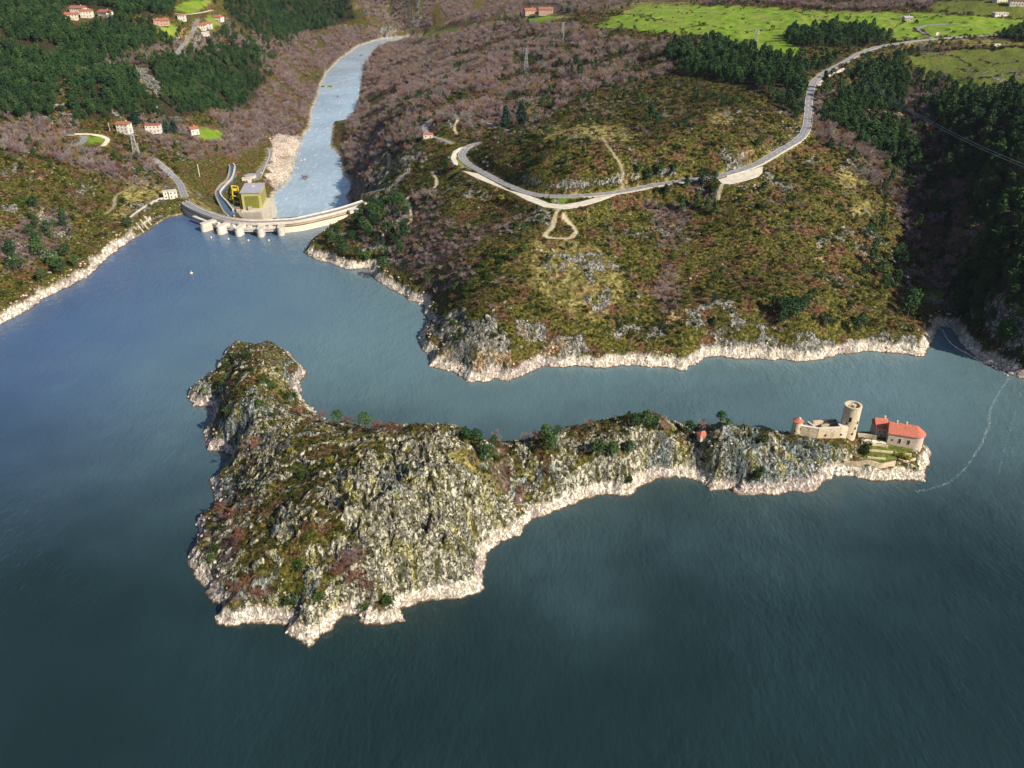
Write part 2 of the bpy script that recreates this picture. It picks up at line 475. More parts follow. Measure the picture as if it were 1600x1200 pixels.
# rocky places on the mainland: photo outline, strength
ROCKY_PX = [
 ([(672,500),(700,488),(760,490),(790,520),(800,555),(812,585),(755,595),(700,580),(690,550)], 1.0),
 ([(815,500),(848,498),(852,525),(835,540),(815,528)], 0.9),
 ([(855,525),(905,520),(915,560),(850,565)], 0.7),
 ([(920,455),(955,452),(955,480),(925,482)], 0.8),
 ([(545,235),(600,185),(625,150),(660,155),(670,185),(655,215),(640,240),(660,235),(670,250),(640,262),(610,270),(590,300),(560,320),(540,318),(535,270)], 1.0),
 ([(1080,575),(1105,530),(1130,515),(1190,512),(1260,520),(1330,530),(1390,520),(1432,528),(1450,555),(1300,558),(1150,560)], 1.0),
 ([(590,388),(640,395),(628,412),(585,405)], 0.7),
 ([(585,345),(640,330),(635,348),(590,362)], 0.8),
 ([(205,108),(232,104),(242,125),(258,150),(250,160),(228,140),(212,122)], 0.9),
 ([(545,5),(560,12),(600,30),(660,40),(650,30),(600,18),(570,8)], 0.8),
 ([(685,180),(720,170),(752,168),(745,178),(715,190),(690,192)], 0.8),
 ([(845,293),(905,292),(905,302),(850,302)], 0.9),
 ([(1130,262),(1200,238),(1245,207),(1252,180),(1256,182),(1254,208),(1225,228),(1200,242),(1150,266)], 0.8),
 ([(0,300),(20,310),(30,330),(0,335)], 0.8),
 ([(105,285),(150,290),(145,305),(110,300)], 0.6),
 ([(195,325),(262,300),(268,315),(215,340),(200,345)], 0.9),
 ([(40,325),(75,330),(115,365),(100,375),(60,350)], 0.7),
 ([(1225,190),(1240,195),(1238,205),(1218,202)], 0.7),
 ([(790,205),(835,182),(860,190),(830,205),(800,218)], 0.6),
 ([(800,130),(850,140),(850,160),(815,160)], 0.5),
 ([(1500,150),(1545,150),(1540,172),(1500,172)], 0.5),
 ([(1120,280),(1180,285),(1160,300),(1125,300)], 0.3),
]


def rocky(u, v):
    r = np.zeros(u.shape, np.float32)
    for poly, s in ROCKY_PX:
        p = np.array(poly, float)
        bx = (u > p[:, 0].min() - 12) & (u < p[:, 0].max() + 12) & (v > p[:, 1].min() - 12) & (v < p[:, 1].max() + 12)
        if bx.any():
            d = signed(p, u[bx], v[bx])
            r[bx] = np.maximum(r[bx], s * sstep(-5, 6, d))
    return r


def ground_parts(x, y):
    """height of the mainland and the masks that go with it"""
    shp = np.shape(x)
    x = np.ravel(x).astype(float); y = np.ravel(y).astype(float)
    base = ground_base(x, y)
    wat = inside(LAKE_POLY, x, y)
    d = np.minimum(seg_dist(SHORE_L, x, y), seg_dist(SHORE_M, x, y))
    jag = fbm(x / 9, y / 9, 4, 3) * 1.5 + ridged(x / 4.5, y / 4.5, 2, 9) * 1.2 - 0.6
    d = np.where(wat, -d, d) + jag * np.clip(1.6 - np.abs(d) / 12, 0, 1)
    behind = ~wat & (seg_dist(DAM, x, y) < 60) & (base < 3)
    d = np.where(behind, 999, d)
    riv = inside(RIV_POLY, x, y)
    dr = np.minimum(seg_dist(RIV_L, x, y), seg_dist(RIV_R, x, y))
    dr = np.where(riv, -dr, dr) + fbm(x / 11, y / 11, 4, 23) * 2.0
    u, v = pix(x, y, base)
    rk = rocky(u + fbm(x / 16, y / 16, 4, 61) * 20, v + fbm(x / 16, y / 16, 4, 67) * 16)
    # relief
    relief = fbm(x / 70, y / 70, 3, 41) * 2.2 + fbm(x / 17, y / 17, 3, 43) * 0.8
    ca, sa = math.cos(0.5), math.sin(0.5)
    xr, yr = x * ca + y * sa, -x * sa + y * ca
    wx = x + fbm(x / 12, y / 12, 2, 71) * 4; wy = y + fbm(x / 12, y / 12, 2, 73) * 4
    d1, d2, cv = worley((wx * ca + wy * sa) / 5.0, (-wx * sa + wy * ca) / 9.0, 5)
    rockrel = ridged(xr / 9, yr / 20, 4, 51) * 5.0 - 3.0 + (cv - 0.5) * 2.6 - (1 - sstep(0.0, 0.14, d2 - d1)) * 0.9
    knob = sstep(0.62, 0.8, ridged(x / 34, y / 34, 3, 57)) * sstep(0.05, 0.5, fbm(x / 60, y / 60, 2, 91))
    rmask = np.clip(rk, 0, 1)
    fade = sstep(6, 26, d) * sstep(2, 14, dr)
    near = 1 - sstep(1200, 1700, y)
    h = base + relief * fade + rockrel * rmask * np.maximum(fade, 0.45) * near + knob * 0.9 * fade
    # the bare band of the draw-down round the lake
    foot = np.maximum(h, np.minimum(6.5 + 0.15 * d, 9))
    hb = np.where(d < 7, d * 0.95 + (cv - 0.5) * 1.4 * sstep(0, 4, d) + np.maximum(d - 1, 0) * 0.12 * ridged(x / 3.0, y / 3.0, 2, 13), 7 + (d - 7) * 0.3)
    w = sstep(4.5, 15, d)
    hl = hb * (1 - w) + np.where(d < 30, foot, h) * w
    hl = np.where(d > 30, h, np.where(d > 15, foot * (1 - sstep(15, 30, d)) + h * sstep(15, 30, d), hl))
    hl = np.where(d < 0, np.maximum(d * 0.8, -7), hl)
    h = np.where(d > 900, h, hl)
    # river bed and banks
    hr = np.where(dr < 0, np.maximum(RIVER_Z + dr * 0.4, RIVER_Z - 4), RIVER_Z + dr * 0.55 + np.abs(cv - 0.4) * 1.6 * sstep(0, 3, dr))
    w = sstep(2, 13, dr)
    h = np.where(dr < 13, hr * (1 - w) + np.maximum(h, RIVER_Z + 2) * w, h)
    h = np.where((dr >= 13) & (y > 760), np.maximum(h, RIVER_Z + 2), h)
    h = carve(x, y, h)
    return [a.reshape(shp) for a in (h, d, dr, rk, u, v, cv, d2 - d1)]


def ground(x, y):
    return ground_parts(x, y)[0]


def island_parts(x, y):
    shp = np.shape(x)
    x = np.ravel(x).astype(float); y = np.ravel(y).astype(float)
    base = isl_grid(x, y)
    d = signed(ISLAND, x, y)
    d = d + (fbm(x / 7, y / 7, 4, 103) * 1.0 + ridged(x / 3.5, y / 3.5, 2, 109) * 0.9 - 0.5) * np.clip(1.6 - np.abs(d) / 10, 0, 1)
    u, v = pix(x, y, base)
    # bare rock, from the photograph
    rk = np.zeros(x.shape, np.float32)
    for poly, s in ISL_ROCK_PX:
        p = np.array(poly, float)
        rk = np.maximum(rk, s * sstep(-6, 8, signed(p, u + fbm(x / 6, y / 6, 3, 131) * 12, v + fbm(x / 6, y / 6, 3, 137) * 10)))
    castle = np.maximum(sstep(-1, 1.5, signed(CASTLE_YARD, x, y)), sstep(-1, 2, signed(TERRACE_YARD, x, y)))
    rk0 = rk * (1 - castle)
    wx = x + fbm(x / 9, y / 9, 2, 171) * 3; wy = y + fbm(x / 9, y / 9, 2, 173) * 3
    # steep beds striking across the ridge, dipping to the right
    ca, sa = math.cos(1.0), math.sin(1.0)
    xr, yr = wx * ca + wy * sa, -wx * sa + wy * ca
    d1, d2, cv, ox, oy, c2 = worley(xr / 5.0, yr / 8.0, 15, True)
    tilt = (ox * (cv - 0.5) + oy * (c2 - 0.5)) * 4.2
    e1, e2, ev = worley(xr / 1.3 + 7, yr / 2.4, 25)
    g1, g2, gv = worley(wx / 11 + 3, wy / 13, 35)
    beds = ridged(xr / 5.0, yr / 26, 3, 151)
    rel = fbm(x / 22, y / 22, 3, 141) * 1.6 + fbm(x / 6, y / 6, 3, 143) * 0.5
    rockrel = (beds - 0.62) * 5.5 + (cv - 0.5) * 1.9 + tilt + (ev - 0.5) * 0.45 + (gv - 0.5) * 2.6
    crack = (1 - sstep(0.0, 0.13, d2 - d1)) * 1.1 * sstep(-0.45, 0.2, fbm(x / 10, y / 10, 2, 181)) + (1 - sstep(0.0, 0.08, g2 - g1)) * 1.5
    fade = sstep(3, 13, d)
    # lone blocks among the heather
    lone = sstep(0.66, 0.78, ridged(x / 13, y / 13, 3, 157)) * (1 - rk0)
    h = base + (rel * fade * (1 - castle) + (rockrel - crack) * rk0 * np.maximum(fade, 0.3)
                + lone * (0.4 + (cv - 0.3) * 1.5 + (ev - 0.5) * 0.6) * fade * (1 - castle))
    hb = np.where(d < 7, d * 0.95 + (cv - 0.5) * 1.3 * sstep(0, 3, d) + (ev - 0.5) * 0.5 * sstep(0, 2, d) - (1 - sstep(0, 0.12, d2 - d1)) * 0.45 * sstep(0.5, 2, d),
                  6.65 + (d - 7) * 0.5 + (cv - 0.5) * 1.0)
    foot = np.maximum(h, np.minimum(4.5 + 0.3 * d, 7) * (1 - castle) + h * castle)
    w = sstep(2.8, 7.5, d)
    h = np.where(d < 7.5, hb * (1 - w) + foot * w, np.where(d < 16, foot * (1 - sstep(7.5, 16, d)) + h * sstep(7.5, 16, d), h))
    h = np.where(d < 0, np.maximum(d * 0.9, -6), h)
    h = np.where((castle > 0) & (d > 3), h * (1 - castle) + base * castle, h)
    return [a.reshape(shp) for a in (h, d, rk, lone, u, v, cv, castle)]


ISL_ROCK_PX = [
 ([(520,740),(570,715),(620,690),(660,690),(720,720),(760,760),(812,790),(805,805),(765,850),(752,890),(700,915),(620,930),(590,905),(570,860),(540,820),(515,790),(500,765)], 1.0),
 ([(350,690),(372,640),(385,600),(410,605),(440,630),(470,650),(455,690),(440,735),(395,720),(380,710)], 0.62),
 ([(365,540),(410,524),(445,560),(455,590),(440,600),(410,560),(390,575),(372,570)], 0.42),
 ([(300,605),(330,590),(345,612),(335,636),(300,630)], 1.0),
 ([(400,700),(440,660),(470,655),(460,700),(430,760),(405,800),(385,780)], 0.6),
 ([(340,755),(375,725),(395,735),(380,770),(350,790)], 0.6),
 ([(1085,700),(1105,665),(1130,650),(1165,665),(1185,680),(1250,690),(1320,700),(1330,715),(1310,742),(1285,755),(1230,755),(1150,755),(1090,735)], 1.0),
 ([(800,690),(830,690),(850,740),(835,790),(825,780),(830,740),(805,705)], 1.0),
 ([(870,680),(930,672),(1000,670),(1060,680),(1080,700),(1050,715),(990,705),(960,720),(920,705),(890,730),(880,770),(850,780),(860,720)], 0.6),
 ([(620,680),(700,672),(720,690),(700,705),(640,700)], 0.6),
 ([(470,860),(500,850),(505,900),(490,930),(510,960),(500,985),(475,975),(480,930)], 0.9),
 ([(430,780),(470,790),(470,820),(440,850),(420,850)], 0.6),
 ([(335,860),(355,870),(350,900),(330,895)], 0.6),
]
CASTLE_Z = 14.5
CASTLE_YARD = [W(u, v, CASTLE_Z)[:2] for u, v in [(1239,681),(1256,684),(1279,686.5),(1300,687.5),(1322,686),(1333,682),(1331,674),(1306,668),(1270,670),(1242,675)]]
TERRACE_YARD = [W(u, v, 7.5)[:2] for u, v in [(1346,719),(1378,722),(1398,718),(1420,710),(1434,700),(1436,688),(1400,680),(1368,679),(1350,684),(1352,695),(1348,706)]]

# land cover outlines in photo pixels
GRASS_PX = [
 [(925,42),(960,28),(1000,8),(1130,9),(1290,18),(1440,21),(1600,30),(1700,32),(1700,46),(1600,48),(1510,55),(1462,58),(1395,62),(1395,52),(1330,36),(1250,44),(1226,50),(1228,66),(1250,72),(1245,92),(1200,82),(1100,58),(1050,52),(985,46),(950,44)],
 [(822,27),(850,24),(880,27),(860,33),(825,36)],
 [(272,14),(290,2),(330,0),(312,18),(290,21)],
 [(313,203),(345,203),(345,217),(322,220),(305,214)],
 [(1425,86),(1500,80),(1600,74),(1700,72),(1700,150),(1600,146),(1570,142),(1520,135),(1480,120),(1450,128),(1445,112),(1425,100)],
 [(1480,120),(1570,122),(1600,130),(1600,146),(1540,140),(1500,134)],
 [(140,216),(158,216),(160,226),(140,224)],
 [(846,309),(900,310),(880,318),(860,317),(842,312)],
 [(716,236),(722,236),(720,252),(735,264),(722,262),(713,252)],
 [(590,296),(600,276),(606,268),(609,278),(600,290)],
 [(742,270),(775,286),(790,294),(780,294),(755,281)],
 [(1460,3),(1600,0),(1600,28),(1520,22),(1450,16)],
 [(655,55),(720,43),(715,50),(660,60)],
 [(330,22),(342,38),(330,46),(322,30)],
 [(1440,455),(1470,458),(1475,474),(1450,476)],
 [(260,36),(285,50),(262,64),(240,54)],
]
GRASS_DULL = {4, 11, 12, 14}
DRY_PX = [
 [(835,208),(880,196),(950,198),(1005,208),(1000,214),(975,222),(930,214),(880,216),(845,218)],
 [(1310,262),(1335,265),(1355,285),(1330,295),(1305,280)],
 [(1330,320),(1360,318),(1365,335),(1335,340)],
 [(1110,175),(1140,172),(1145,190),(1110,188)],
 [(1440,62),(1520,62),(1600,62),(1600,72),(1500,70),(1420,74),(1400,72)],
 [(930,10),(1000,4),(1080,6),(1000,12)],
 [(830,375),(900,375),(960,400),(975,440),(980,470),(920,500),(860,480),(820,430)],
 [(545,10),(640,5),(660,25),(600,25)],
 [(255,268),(285,285),(300,300),(315,318),(340,328),(320,328),(300,315),(285,300)],
 [(200,285),(260,285),(265,300),(215,330),(180,345),(190,320)],
]
WOOD_PX = [
 [(360,175),(410,130),(400,65),(500,45),(590,38),(602,58),(550,74),(510,110),(490,160),(466,212),(415,218),(380,240),(300,250),(240,232),(200,190),(260,185)],
 [(600,62),(820,34),(930,46),(960,60),(1040,72),(1050,115),(900,150),(850,190),(720,205),(640,150),(600,180),(555,185),(562,120),(580,82)],
 [(560,0),(1000,0),(920,20),(820,25),(700,42),(600,55),(600,35),(560,20)],
 [(1000,-10),(1490,-10),(1450,14),(1300,16),(1200,8),(1100,7)],
 [(1420,110),(1445,112),(1450,128),(1480,120),(1500,150),(1440,170),(1490,240),(1530,380),(1490,490),(1460,480),(1430,400),(1395,300),(1440,260),(1410,200)],
 [(1275,135),(1340,110),(1335,160),(1345,210),(1400,260),(1400,320),(1340,260),(1290,225),(1268,190)],
 [(560,340),(620,300),(700,310),(780,330),(830,345),(760,370),(720,400),(740,430),(680,460),(620,420),(600,380)],
 [(1010,320),(1075,320),(1065,380),(1075,450),(1070,480),(1030,505),(1015,460),(1035,400),(1025,350)],
 [(0,185),(120,190),(160,235),(240,245),(275,290),(215,290),(130,265),(60,248),(0,238)],
 [(545,180),(570,190),(600,180),(640,160),(700,180),(660,230),(620,260),(580,300),(550,280),(535,240)],
 [(1425,80),(1500,74),(1560,84),(1500,84),(1445,95)],
 [(0,100),(120,120),(200,80),(290,60),(350,30),(420,60),(400,100),(300,100),(150,130)],
 [(0,360),(60,340),(110,330),(100,380),(40,420),(0,430)],
]
FOREST_PX = [
 [(0,-10),(272,-10),(270,22),(240,26),(100,10),(90,35),(160,44),(235,44),(275,68),(190,82),(150,108),(88,130),(85,182),(0,186)],
 [(108,128),(170,108),(215,103),(255,98),(300,84),(400,76),(412,128),(402,165),(360,176),(320,170),(270,186),(118,186)],
 [(345,-10),(540,-10),(558,28),(500,48),(415,62),(360,32)],
 [(1050,76),(1100,67),(1190,87),(1250,99),(1263,150),(1243,190),(1180,140),(1120,125),(1060,115),(1045,90)],
 [(1228,56),(1262,51),(1330,45),(1372,53),(1392,61),(1388,67),(1330,75),(1262,74),(1228,69)],
 [(1266,102),(1300,90),(1330,86),(1315,96),(1288,110),(1268,118)],
 [(1340,112),(1398,98),(1420,130),(1412,200),(1440,262),(1405,272),(1330,215),(1280,195),(1282,170),(1335,150)],
 [(1640,140),(1640,620),(1560,545),(1500,520),(1490,480),(1530,380),(1510,300),(1490,240),(1440,172),(1480,150),(1545,158)],
 [(1570,52),(1600,46),(1640,46),(1640,70),(1560,63)],
]
BOULDER_PX = [[(432,300),(455,275),(466,235),(470,215),(440,210),(420,212),(428,235),(415,275)]]


def mask_px(polys, u, v, soft=5.0, only=None):
    r = np.zeros(u.shape, np.float32)
    for i, poly in enumerate(polys):
        if only is not None and i not in only:
            continue
        p = np.array(poly, float)
        bx = (u > p[:, 0].min() - soft) & (u < p[:, 0].max() + soft) & (v > p[:, 1].min() - soft) & (v < p[:, 1].max() + soft)
        if bx.any():
            r[bx] = np.maximum(r[bx], sstep(-soft * 0.5, soft * 0.5, signed(p, u[bx], v[bx])))
    return r


def softpix(x, y, u, v, amp=1.0):
    k = amp * np.clip(600.0 / np.maximum(y, 100), 0.12, 1.0)
    return u + fbm(x / 20, y / 20, 3, 201) * 14 * k, v + fbm(x / 20, y / 20, 3, 203) * 8 * k


# ------------------------------------------------------------------ mesh and material helpers
COL = SC.collection


def mesh_np(name, verts, faces, mats=(), smooth=True, attrs=None):
    me = bpy.data.meshes.new(name)
    verts = np.asarray(verts, np.float32); faces = np.asarray(faces, np.int32)
    n = faces.shape[1]
    me.vertices.add(len(verts)); me.vertices.foreach_set('co', verts.ravel())
    me.loops.add(faces.size); me.loops.foreach_set('vertex_index', faces.ravel())
    me.polygons.add(len(faces)); me.polygons.foreach_set('loop_start', np.arange(0, faces.size, n, dtype=np.int32))
    me.polygons.foreach_set('use_smooth', np.full(len(faces), smooth))
    for m in mats:
        me.materials.append(m)
    for k, a in (attrs or {}).items():
        at = me.attributes.new(k, 'FLOAT_COLOR', 'POINT')
        at.data.foreach_set('color', np.asarray(a, np.float32).ravel())
    me.update(calc_edges=True)
    me.validate()
    return me


def obj(name, me, parent=None, loc=None):
    o = bpy.data.objects.new(name, me)
    COL.objects.link(o)
    if parent is not None:
        o.parent = parent
    if loc is not None:
        o.location = loc
    return o


def tag(o, label=None, cat=None, group=None, kind=None):
    if label: o['label'] = label
    if cat: o['category'] = cat
    if group: o['group'] = group
    if kind: o['kind'] = kind
    return o


class NT:
    """short hand for building node materials"""
    def __init__(s, name):
        s.m = bpy.data.materials.new(name)
        s.m.use_nodes = True
        s.t = s.m.node_tree
        s.b = s.t.nodes['Principled BSDF']
        s.b.inputs['Specular IOR Level'].default_value = 0.25
        s.b.inputs['Roughness'].default_value = 0.85

    def n(s, typ, **kw):
        x = s.t.nodes.new(typ)
        for k, v in kw.items():
            setattr(x, k, v)
        return x

    def link(s, a, b):
        s.t.links.new(a, b)

    def put(s, sock, val):
        if isinstance(val, bpy.types.NodeSocket):
            s.link(val, sock)
        else:
            if isinstance(val, (tuple, list)) and len(val) == 3 and sock.type == 'RGBA':
                val = (*val, 1)
            sock.default_value = val

    def coord(s, kind='Object'):
        return s.n('ShaderNodeTexCoord').outputs[kind]

    def scaled(s, vec, sc, rot=(0, 0, 0)):
        m = s.n('ShaderNodeMapping')
        s.link(vec, m.inputs[0])
        m.inputs['Scale'].default_value = sc
        m.inputs['Rotation'].default_value = rot
        return m.outputs[0]

    def noise(s, vec, scale, detail=4, rough=0.6, dist=0.0, out=0):
        x = s.n('ShaderNodeTexNoise')
        s.link(vec, x.inputs['Vector'])
        x.inputs['Scale'].default_value = scale
        x.inputs['Detail'].default_value = detail
        x.inputs['Roughness'].default_value = rough
        x.inputs['Distortion'].default_value = dist
        return x.outputs[out]

    def voro(s, vec, scale, feature='F1', out='Distance', rand=1.0):
        x = s.n('ShaderNodeTexVoronoi', feature=feature)
        s.link(vec, x.inputs['Vector'])
        x.inputs['Scale'].default_value = scale
        x.inputs['Randomness'].default_value = rand
        return x.outputs[out]

    def ramp(s, fac, stops, interp='LINEAR'):
        x = s.n('ShaderNodeValToRGB')
        x.color_ramp.interpolation = interp
        e = x.color_ramp.elements
        while len(e) < len(stops):
            e.new(0.5)
        for i, (p, c) in enumerate(stops):
            e[i].position = p
            e[i].color = (*c, 1) if len(c) == 3 else c
        s.link(fac, x.inputs[0])
        return x.outputs[0]

    def mix(s, fac, a, b, mode='MIX'):
        x = s.n('ShaderNodeMix', data_type='RGBA', blend_type=mode)
        s.put(x.inputs[0], fac); s.put(x.inputs[6], a); s.put(x.inputs[7], b)
        return x.outputs[2]

    def math(s, op, a, b=0.0, c=None, clamp=False):
        x = s.n('ShaderNodeMath', operation=op, use_clamp=clamp)
        s.put(x.inputs[0], a); s.put(x.inputs[1], b)
        if c is not None:
            s.put(x.inputs[2], c)
        return x.outputs[0]

    def mapr(s, v, a, b, c=0.0, d=1.0):
        x = s.n('ShaderNodeMapRange', interpolation_type='SMOOTHSTEP')
        s.put(x.inputs[0], v)
        for i, k in enumerate((a, b, c, d)):
            x.inputs[i + 1].default_value = k
        return x.outputs[0]

    def attr(s, name):
        x = s.n('ShaderNodeAttribute', attribute_name=name)
        sp = s.n('ShaderNodeSeparateColor')
        s.link(x.outputs['Color'], sp.inputs[0])
        return sp.outputs[0], sp.outputs[1], sp.outputs[2], x.outputs['Alpha']

    def bump(s, h, strength=0.5, dist=0.3):
        x = s.n('ShaderNodeBump')
        x.inputs['Strength'].default_value = strength
        x.inputs['Distance'].default_value = dist
        s.link(h, x.inputs['Height'])
        s.link(x.outputs[0], s.b.inputs['Normal'])

    def color(s, c):
        s.put(s.b.inputs['Base Color'], c)


def plain(name, rgb, rough=0.8, var=0.12, scale=1.2, spec=0.25, bump=0.0, metal=0.0):
    t = NT(name)
    v = t.coord()
    n = t.noise(v, scale, 5, 0.65)
    n2 = t.noise(v, scale * 0.13, 3)
    c = t.mix(t.mapr(n, 0.3, 0.7), tuple(k * (1 - var) for k in rgb), tuple(min(1, k * (1 + var)) for k in rgb))
    c = t.mix(t.mapr(n2, 0.35, 0.7, 0, 0.5), c, tuple(k * (1 - 1.6 * var) for k in rgb))
    t.color(c)
    t.b.inputs['Roughness'].default_value = rough
    t.b.inputs['Specular IOR Level'].default_value = spec
    t.b.inputs['Metallic'].default_value = metal
    if bump:
        t.bump(n, bump, 0.1)
    return t.m


def noise_set(x, y, s, cool=0.0):
    """slow noises carried per vertex: patch, lichen, cool, moss (all about 0.5)"""
    return np.stack([0.5 + 0.20 * fbm(x / (14 * s), y / (14 * s), 4, 901), 0.5 + 0.22 * fbm(x / (10 * s), y / (10 * s), 4, 911), 0.5 + cool + 0.22 * fbm(x / (32 * s), y / (32 * s), 3, 921), 0.5 + 0.20 * fbm(x / (5 * s), y / (5 * s), 3, 931)], -1).reshape(-1, 4)


def terrain_material(name, island):
    t = NT(name)
    P = t.coord()
    rock, grass, wood, dry = t.attr('cover_a')
    band, forest, gravel, dull = t.attr('cover_b')
    n_mid, n_lich, n_cool, n_moss = t.attr('cover_c')
    n_fin = t.noise(P, 0.5, 3, 0.7)
    n_grain = t.noise(P, 1.9, 2, 0.7)
    sep = t.n('ShaderNodeSeparateXYZ'); t.link(P, sep.inputs[0])
    z = sep.outputs[2]
    heath = t.ramp(n_fin, [(0.32, (0.007, 0.010, 0.003)), (0.45, (0.030, 0.036, 0.005)), (0.57, (0.085, 0.076, 0.012)), (0.72, (0.26, 0.20, 0.055))])
    brown = t.ramp(n_fin, [(0.32, (0.014, 0.007, 0.004)), (0.5, (0.080, 0.040, 0.020)), (0.7, (0.22, 0.125, 0.060))])
    c = t.mix(t.mapr(n_mid, 0.48, 0.64), heath, brown)
    fl = t.math('MULTIPLY', t.mapr(n_grain, 0.60, 0.68), t.mapr(n_moss, 0.48, 0.60))
    c = t.mix(t.math('MULTIPLY', fl, 0.8), c, (0.42, 0.39, 0.29))
    drycol = t.ramp(n_fin, [(0.3, (0.07, 0.062, 0.016)), (0.5, (0.25, 0.21, 0.07)), (0.72, (0.50, 0.44, 0.21))])
    c = t.mix(t.math('MULTIPLY', dry, t.mapr(n_moss, 0.40, 0.60, 0.1, 1.0)), c, drycol)
    woodcol = t.ramp(n_fin, [(0.3, (0.030, 0.021, 0.021)), (0.5, (0.110, 0.076, 0.074)), (0.72, (0.22, 0.155, 0.14))])
    c = t.mix(t.math('MULTIPLY', wood, t.mapr(n_mid, 0.36, 0.58, 0.4, 1.0)), c, woodcol)
    forcol = t.ramp(n_fin, [(0.3, (0.012, 0.014, 0.007)), (0.6, (0.040, 0.036, 0.018)), (0.8, (0.09, 0.065, 0.04))])
    c = t.mix(forest, c, forcol)
    grs = t.ramp(n_mid, [(0.3, (0.085, 0.175, 0.011)), (0.5, (0.150, 0.250, 0.016)), (0.72, (0.26, 0.31, 0.04))])
    grs = t.mix(t.mapr(n_grain, 0.3, 0.7, 0.0, 0.3), grs, (0.09, 0.15, 0.012))
    dulg = t.ramp(n_fin, [(0.3, (0.035, 0.055, 0.010)), (0.5, (0.10, 0.13, 0.020)), (0.72, (0.20, 0.17, 0.05))])
    grs = t.mix(t.mapr(n_cool, 0.46, 0.66, 0.0, 0.55), grs, (0.20, 0.21, 0.055))
    grs = t.mix(dull, grs, dulg)
    c = t.mix(grass, c, grs)
    vdir = t.scaled(P, (0.85, 0.5, 0.55), (0.5, 0.35, 0.9))
    rn = t.noise(vdir, 0.75, 4, 0.75)
    ckn = t.noise(vdir, 0.42, 3, 0.6, 0.6)
    ck1 = t.math('ABSOLUTE', t.math('SUBTRACT', ckn, 0.5))
    ck2 = t.math('ABSOLUTE', t.math('SUBTRACT', rn, 0.47))
    ck = t.math('MULTIPLY', t.mapr(ck1, 0.006, 0.036), t.mapr(ck2, 0.004, 0.028, 0.2 if island else 0.55, 1.0))
    if island:
        rcol = t.ramp(rn, [(0.28, (0.05, 0.047, 0.036)), (0.42, (0.19, 0.185, 0.145)), (0.55, (0.39, 0.375, 0.29)), (0.72, (0.66, 0.63, 0.50))])
        cool = t.ramp(rn, [(0.28, (0.045, 0.052, 0.056)), (0.45, (0.14, 0.165, 0.165)), (0.60, (0.28, 0.32, 0.31)), (0.78, (0.55, 0.58, 0.55))])
        rcol = t.mix(t.mapr(n_cool, 0.53, 0.66), rcol, cool)
        rcol = t.mix(t.mapr(n_lich, 0.50, 0.68, 0.0, 0.65), rcol, t.mix(t.mapr(n_grain, 0.38, 0.6), (0.15, 0.145, 0.022), (0.46, 0.42, 0.11)))
    else:
        rcol = t.ramp(rn, [(0.28, (0.05, 0.05, 0.05)), (0.45, (0.17, 0.17, 0.155)), (0.6, (0.33, 0.32, 0.28)), (0.78, (0.55, 0.53, 0.46))])
        rcol = t.mix(t.mapr(n_cool, 0.54, 0.68), rcol, t.ramp(rn, [(0.3, (0.11, 0.055, 0.022)), (0.55, (0.38, 0.25, 0.11)), (0.75, (0.60, 0.47, 0.26))]))
    rcol = t.mix(ck, (0.018, 0.016, 0.011), rcol)
    rcol = t.mix(t.mapr(n_moss, 0.54, 0.63, 0.0, 0.9), rcol, heath)
    rm = t.mapr(t.math('ADD', rock, t.math('MULTIPLY', t.math('SUBTRACT', n_fin, 0.5), 1.3)), 0.40, 0.55)
    c = t.mix(rm, c, rcol)
    bcol = t.ramp(rn, [(0.28, (0.20, 0.15, 0.11)), (0.40, (0.58, 0.50, 0.40)), (0.54, (0.78, 0.71, 0.60)), (0.74, (0.87, 0.83, 0.75))])
    bcol = t.mix(t.mapr(n_cool, 0.47, 0.62, 0.0, 0.75), bcol, t.ramp(rn, [(0.3, (0.19, 0.14, 0.13)), (0.6, (0.52, 0.46, 0.45)), (0.8, (0.68, 0.63, 0.62))]))
    bcol = t.mix(t.mapr(ck, 0.0, 1.0, 0.7, 0.0), bcol, (0.10, 0.06, 0.045))
    wet = t.mapr(t.math('ADD', z, t.math('MULTIPLY', t.math('SUBTRACT', n_fin, 0.5), 1.5)), 0.75, 0.1)
    wet = t.math('MULTIPLY', wet, t.mapr(z, -4.0, -2.0))
    bcol = t.mix(wet, bcol, (0.12, 0.065, 0.035))
    c = t.mix(band, c, bcol)
    gcol = t.ramp(n_fin, [(0.3, (0.36, 0.30, 0.19)), (0.7, (0.60, 0.53, 0.38))])
    c = t.mix(gravel, c, gcol)
    t.color(c)
    t.b.inputs['Roughness'].default_value = 0.92
    t.b.inputs['Specular IOR Level'].default_value = 0.15
    hgt = t.math('ADD', n_fin, t.math('MULTIPLY', n_grain, 0.3))
    rk_h = t.math('ADD', t.math('MULTIPLY', ck, 0.6), t.math('MULTIPLY', rn, 0.75))
    hgt = t.math('ADD', hgt, t.math('MULTIPLY', rk_h, t.math('MAXIMUM', rm, band)))
    t.bump(hgt, 0.9, 0.9)
    return t.m


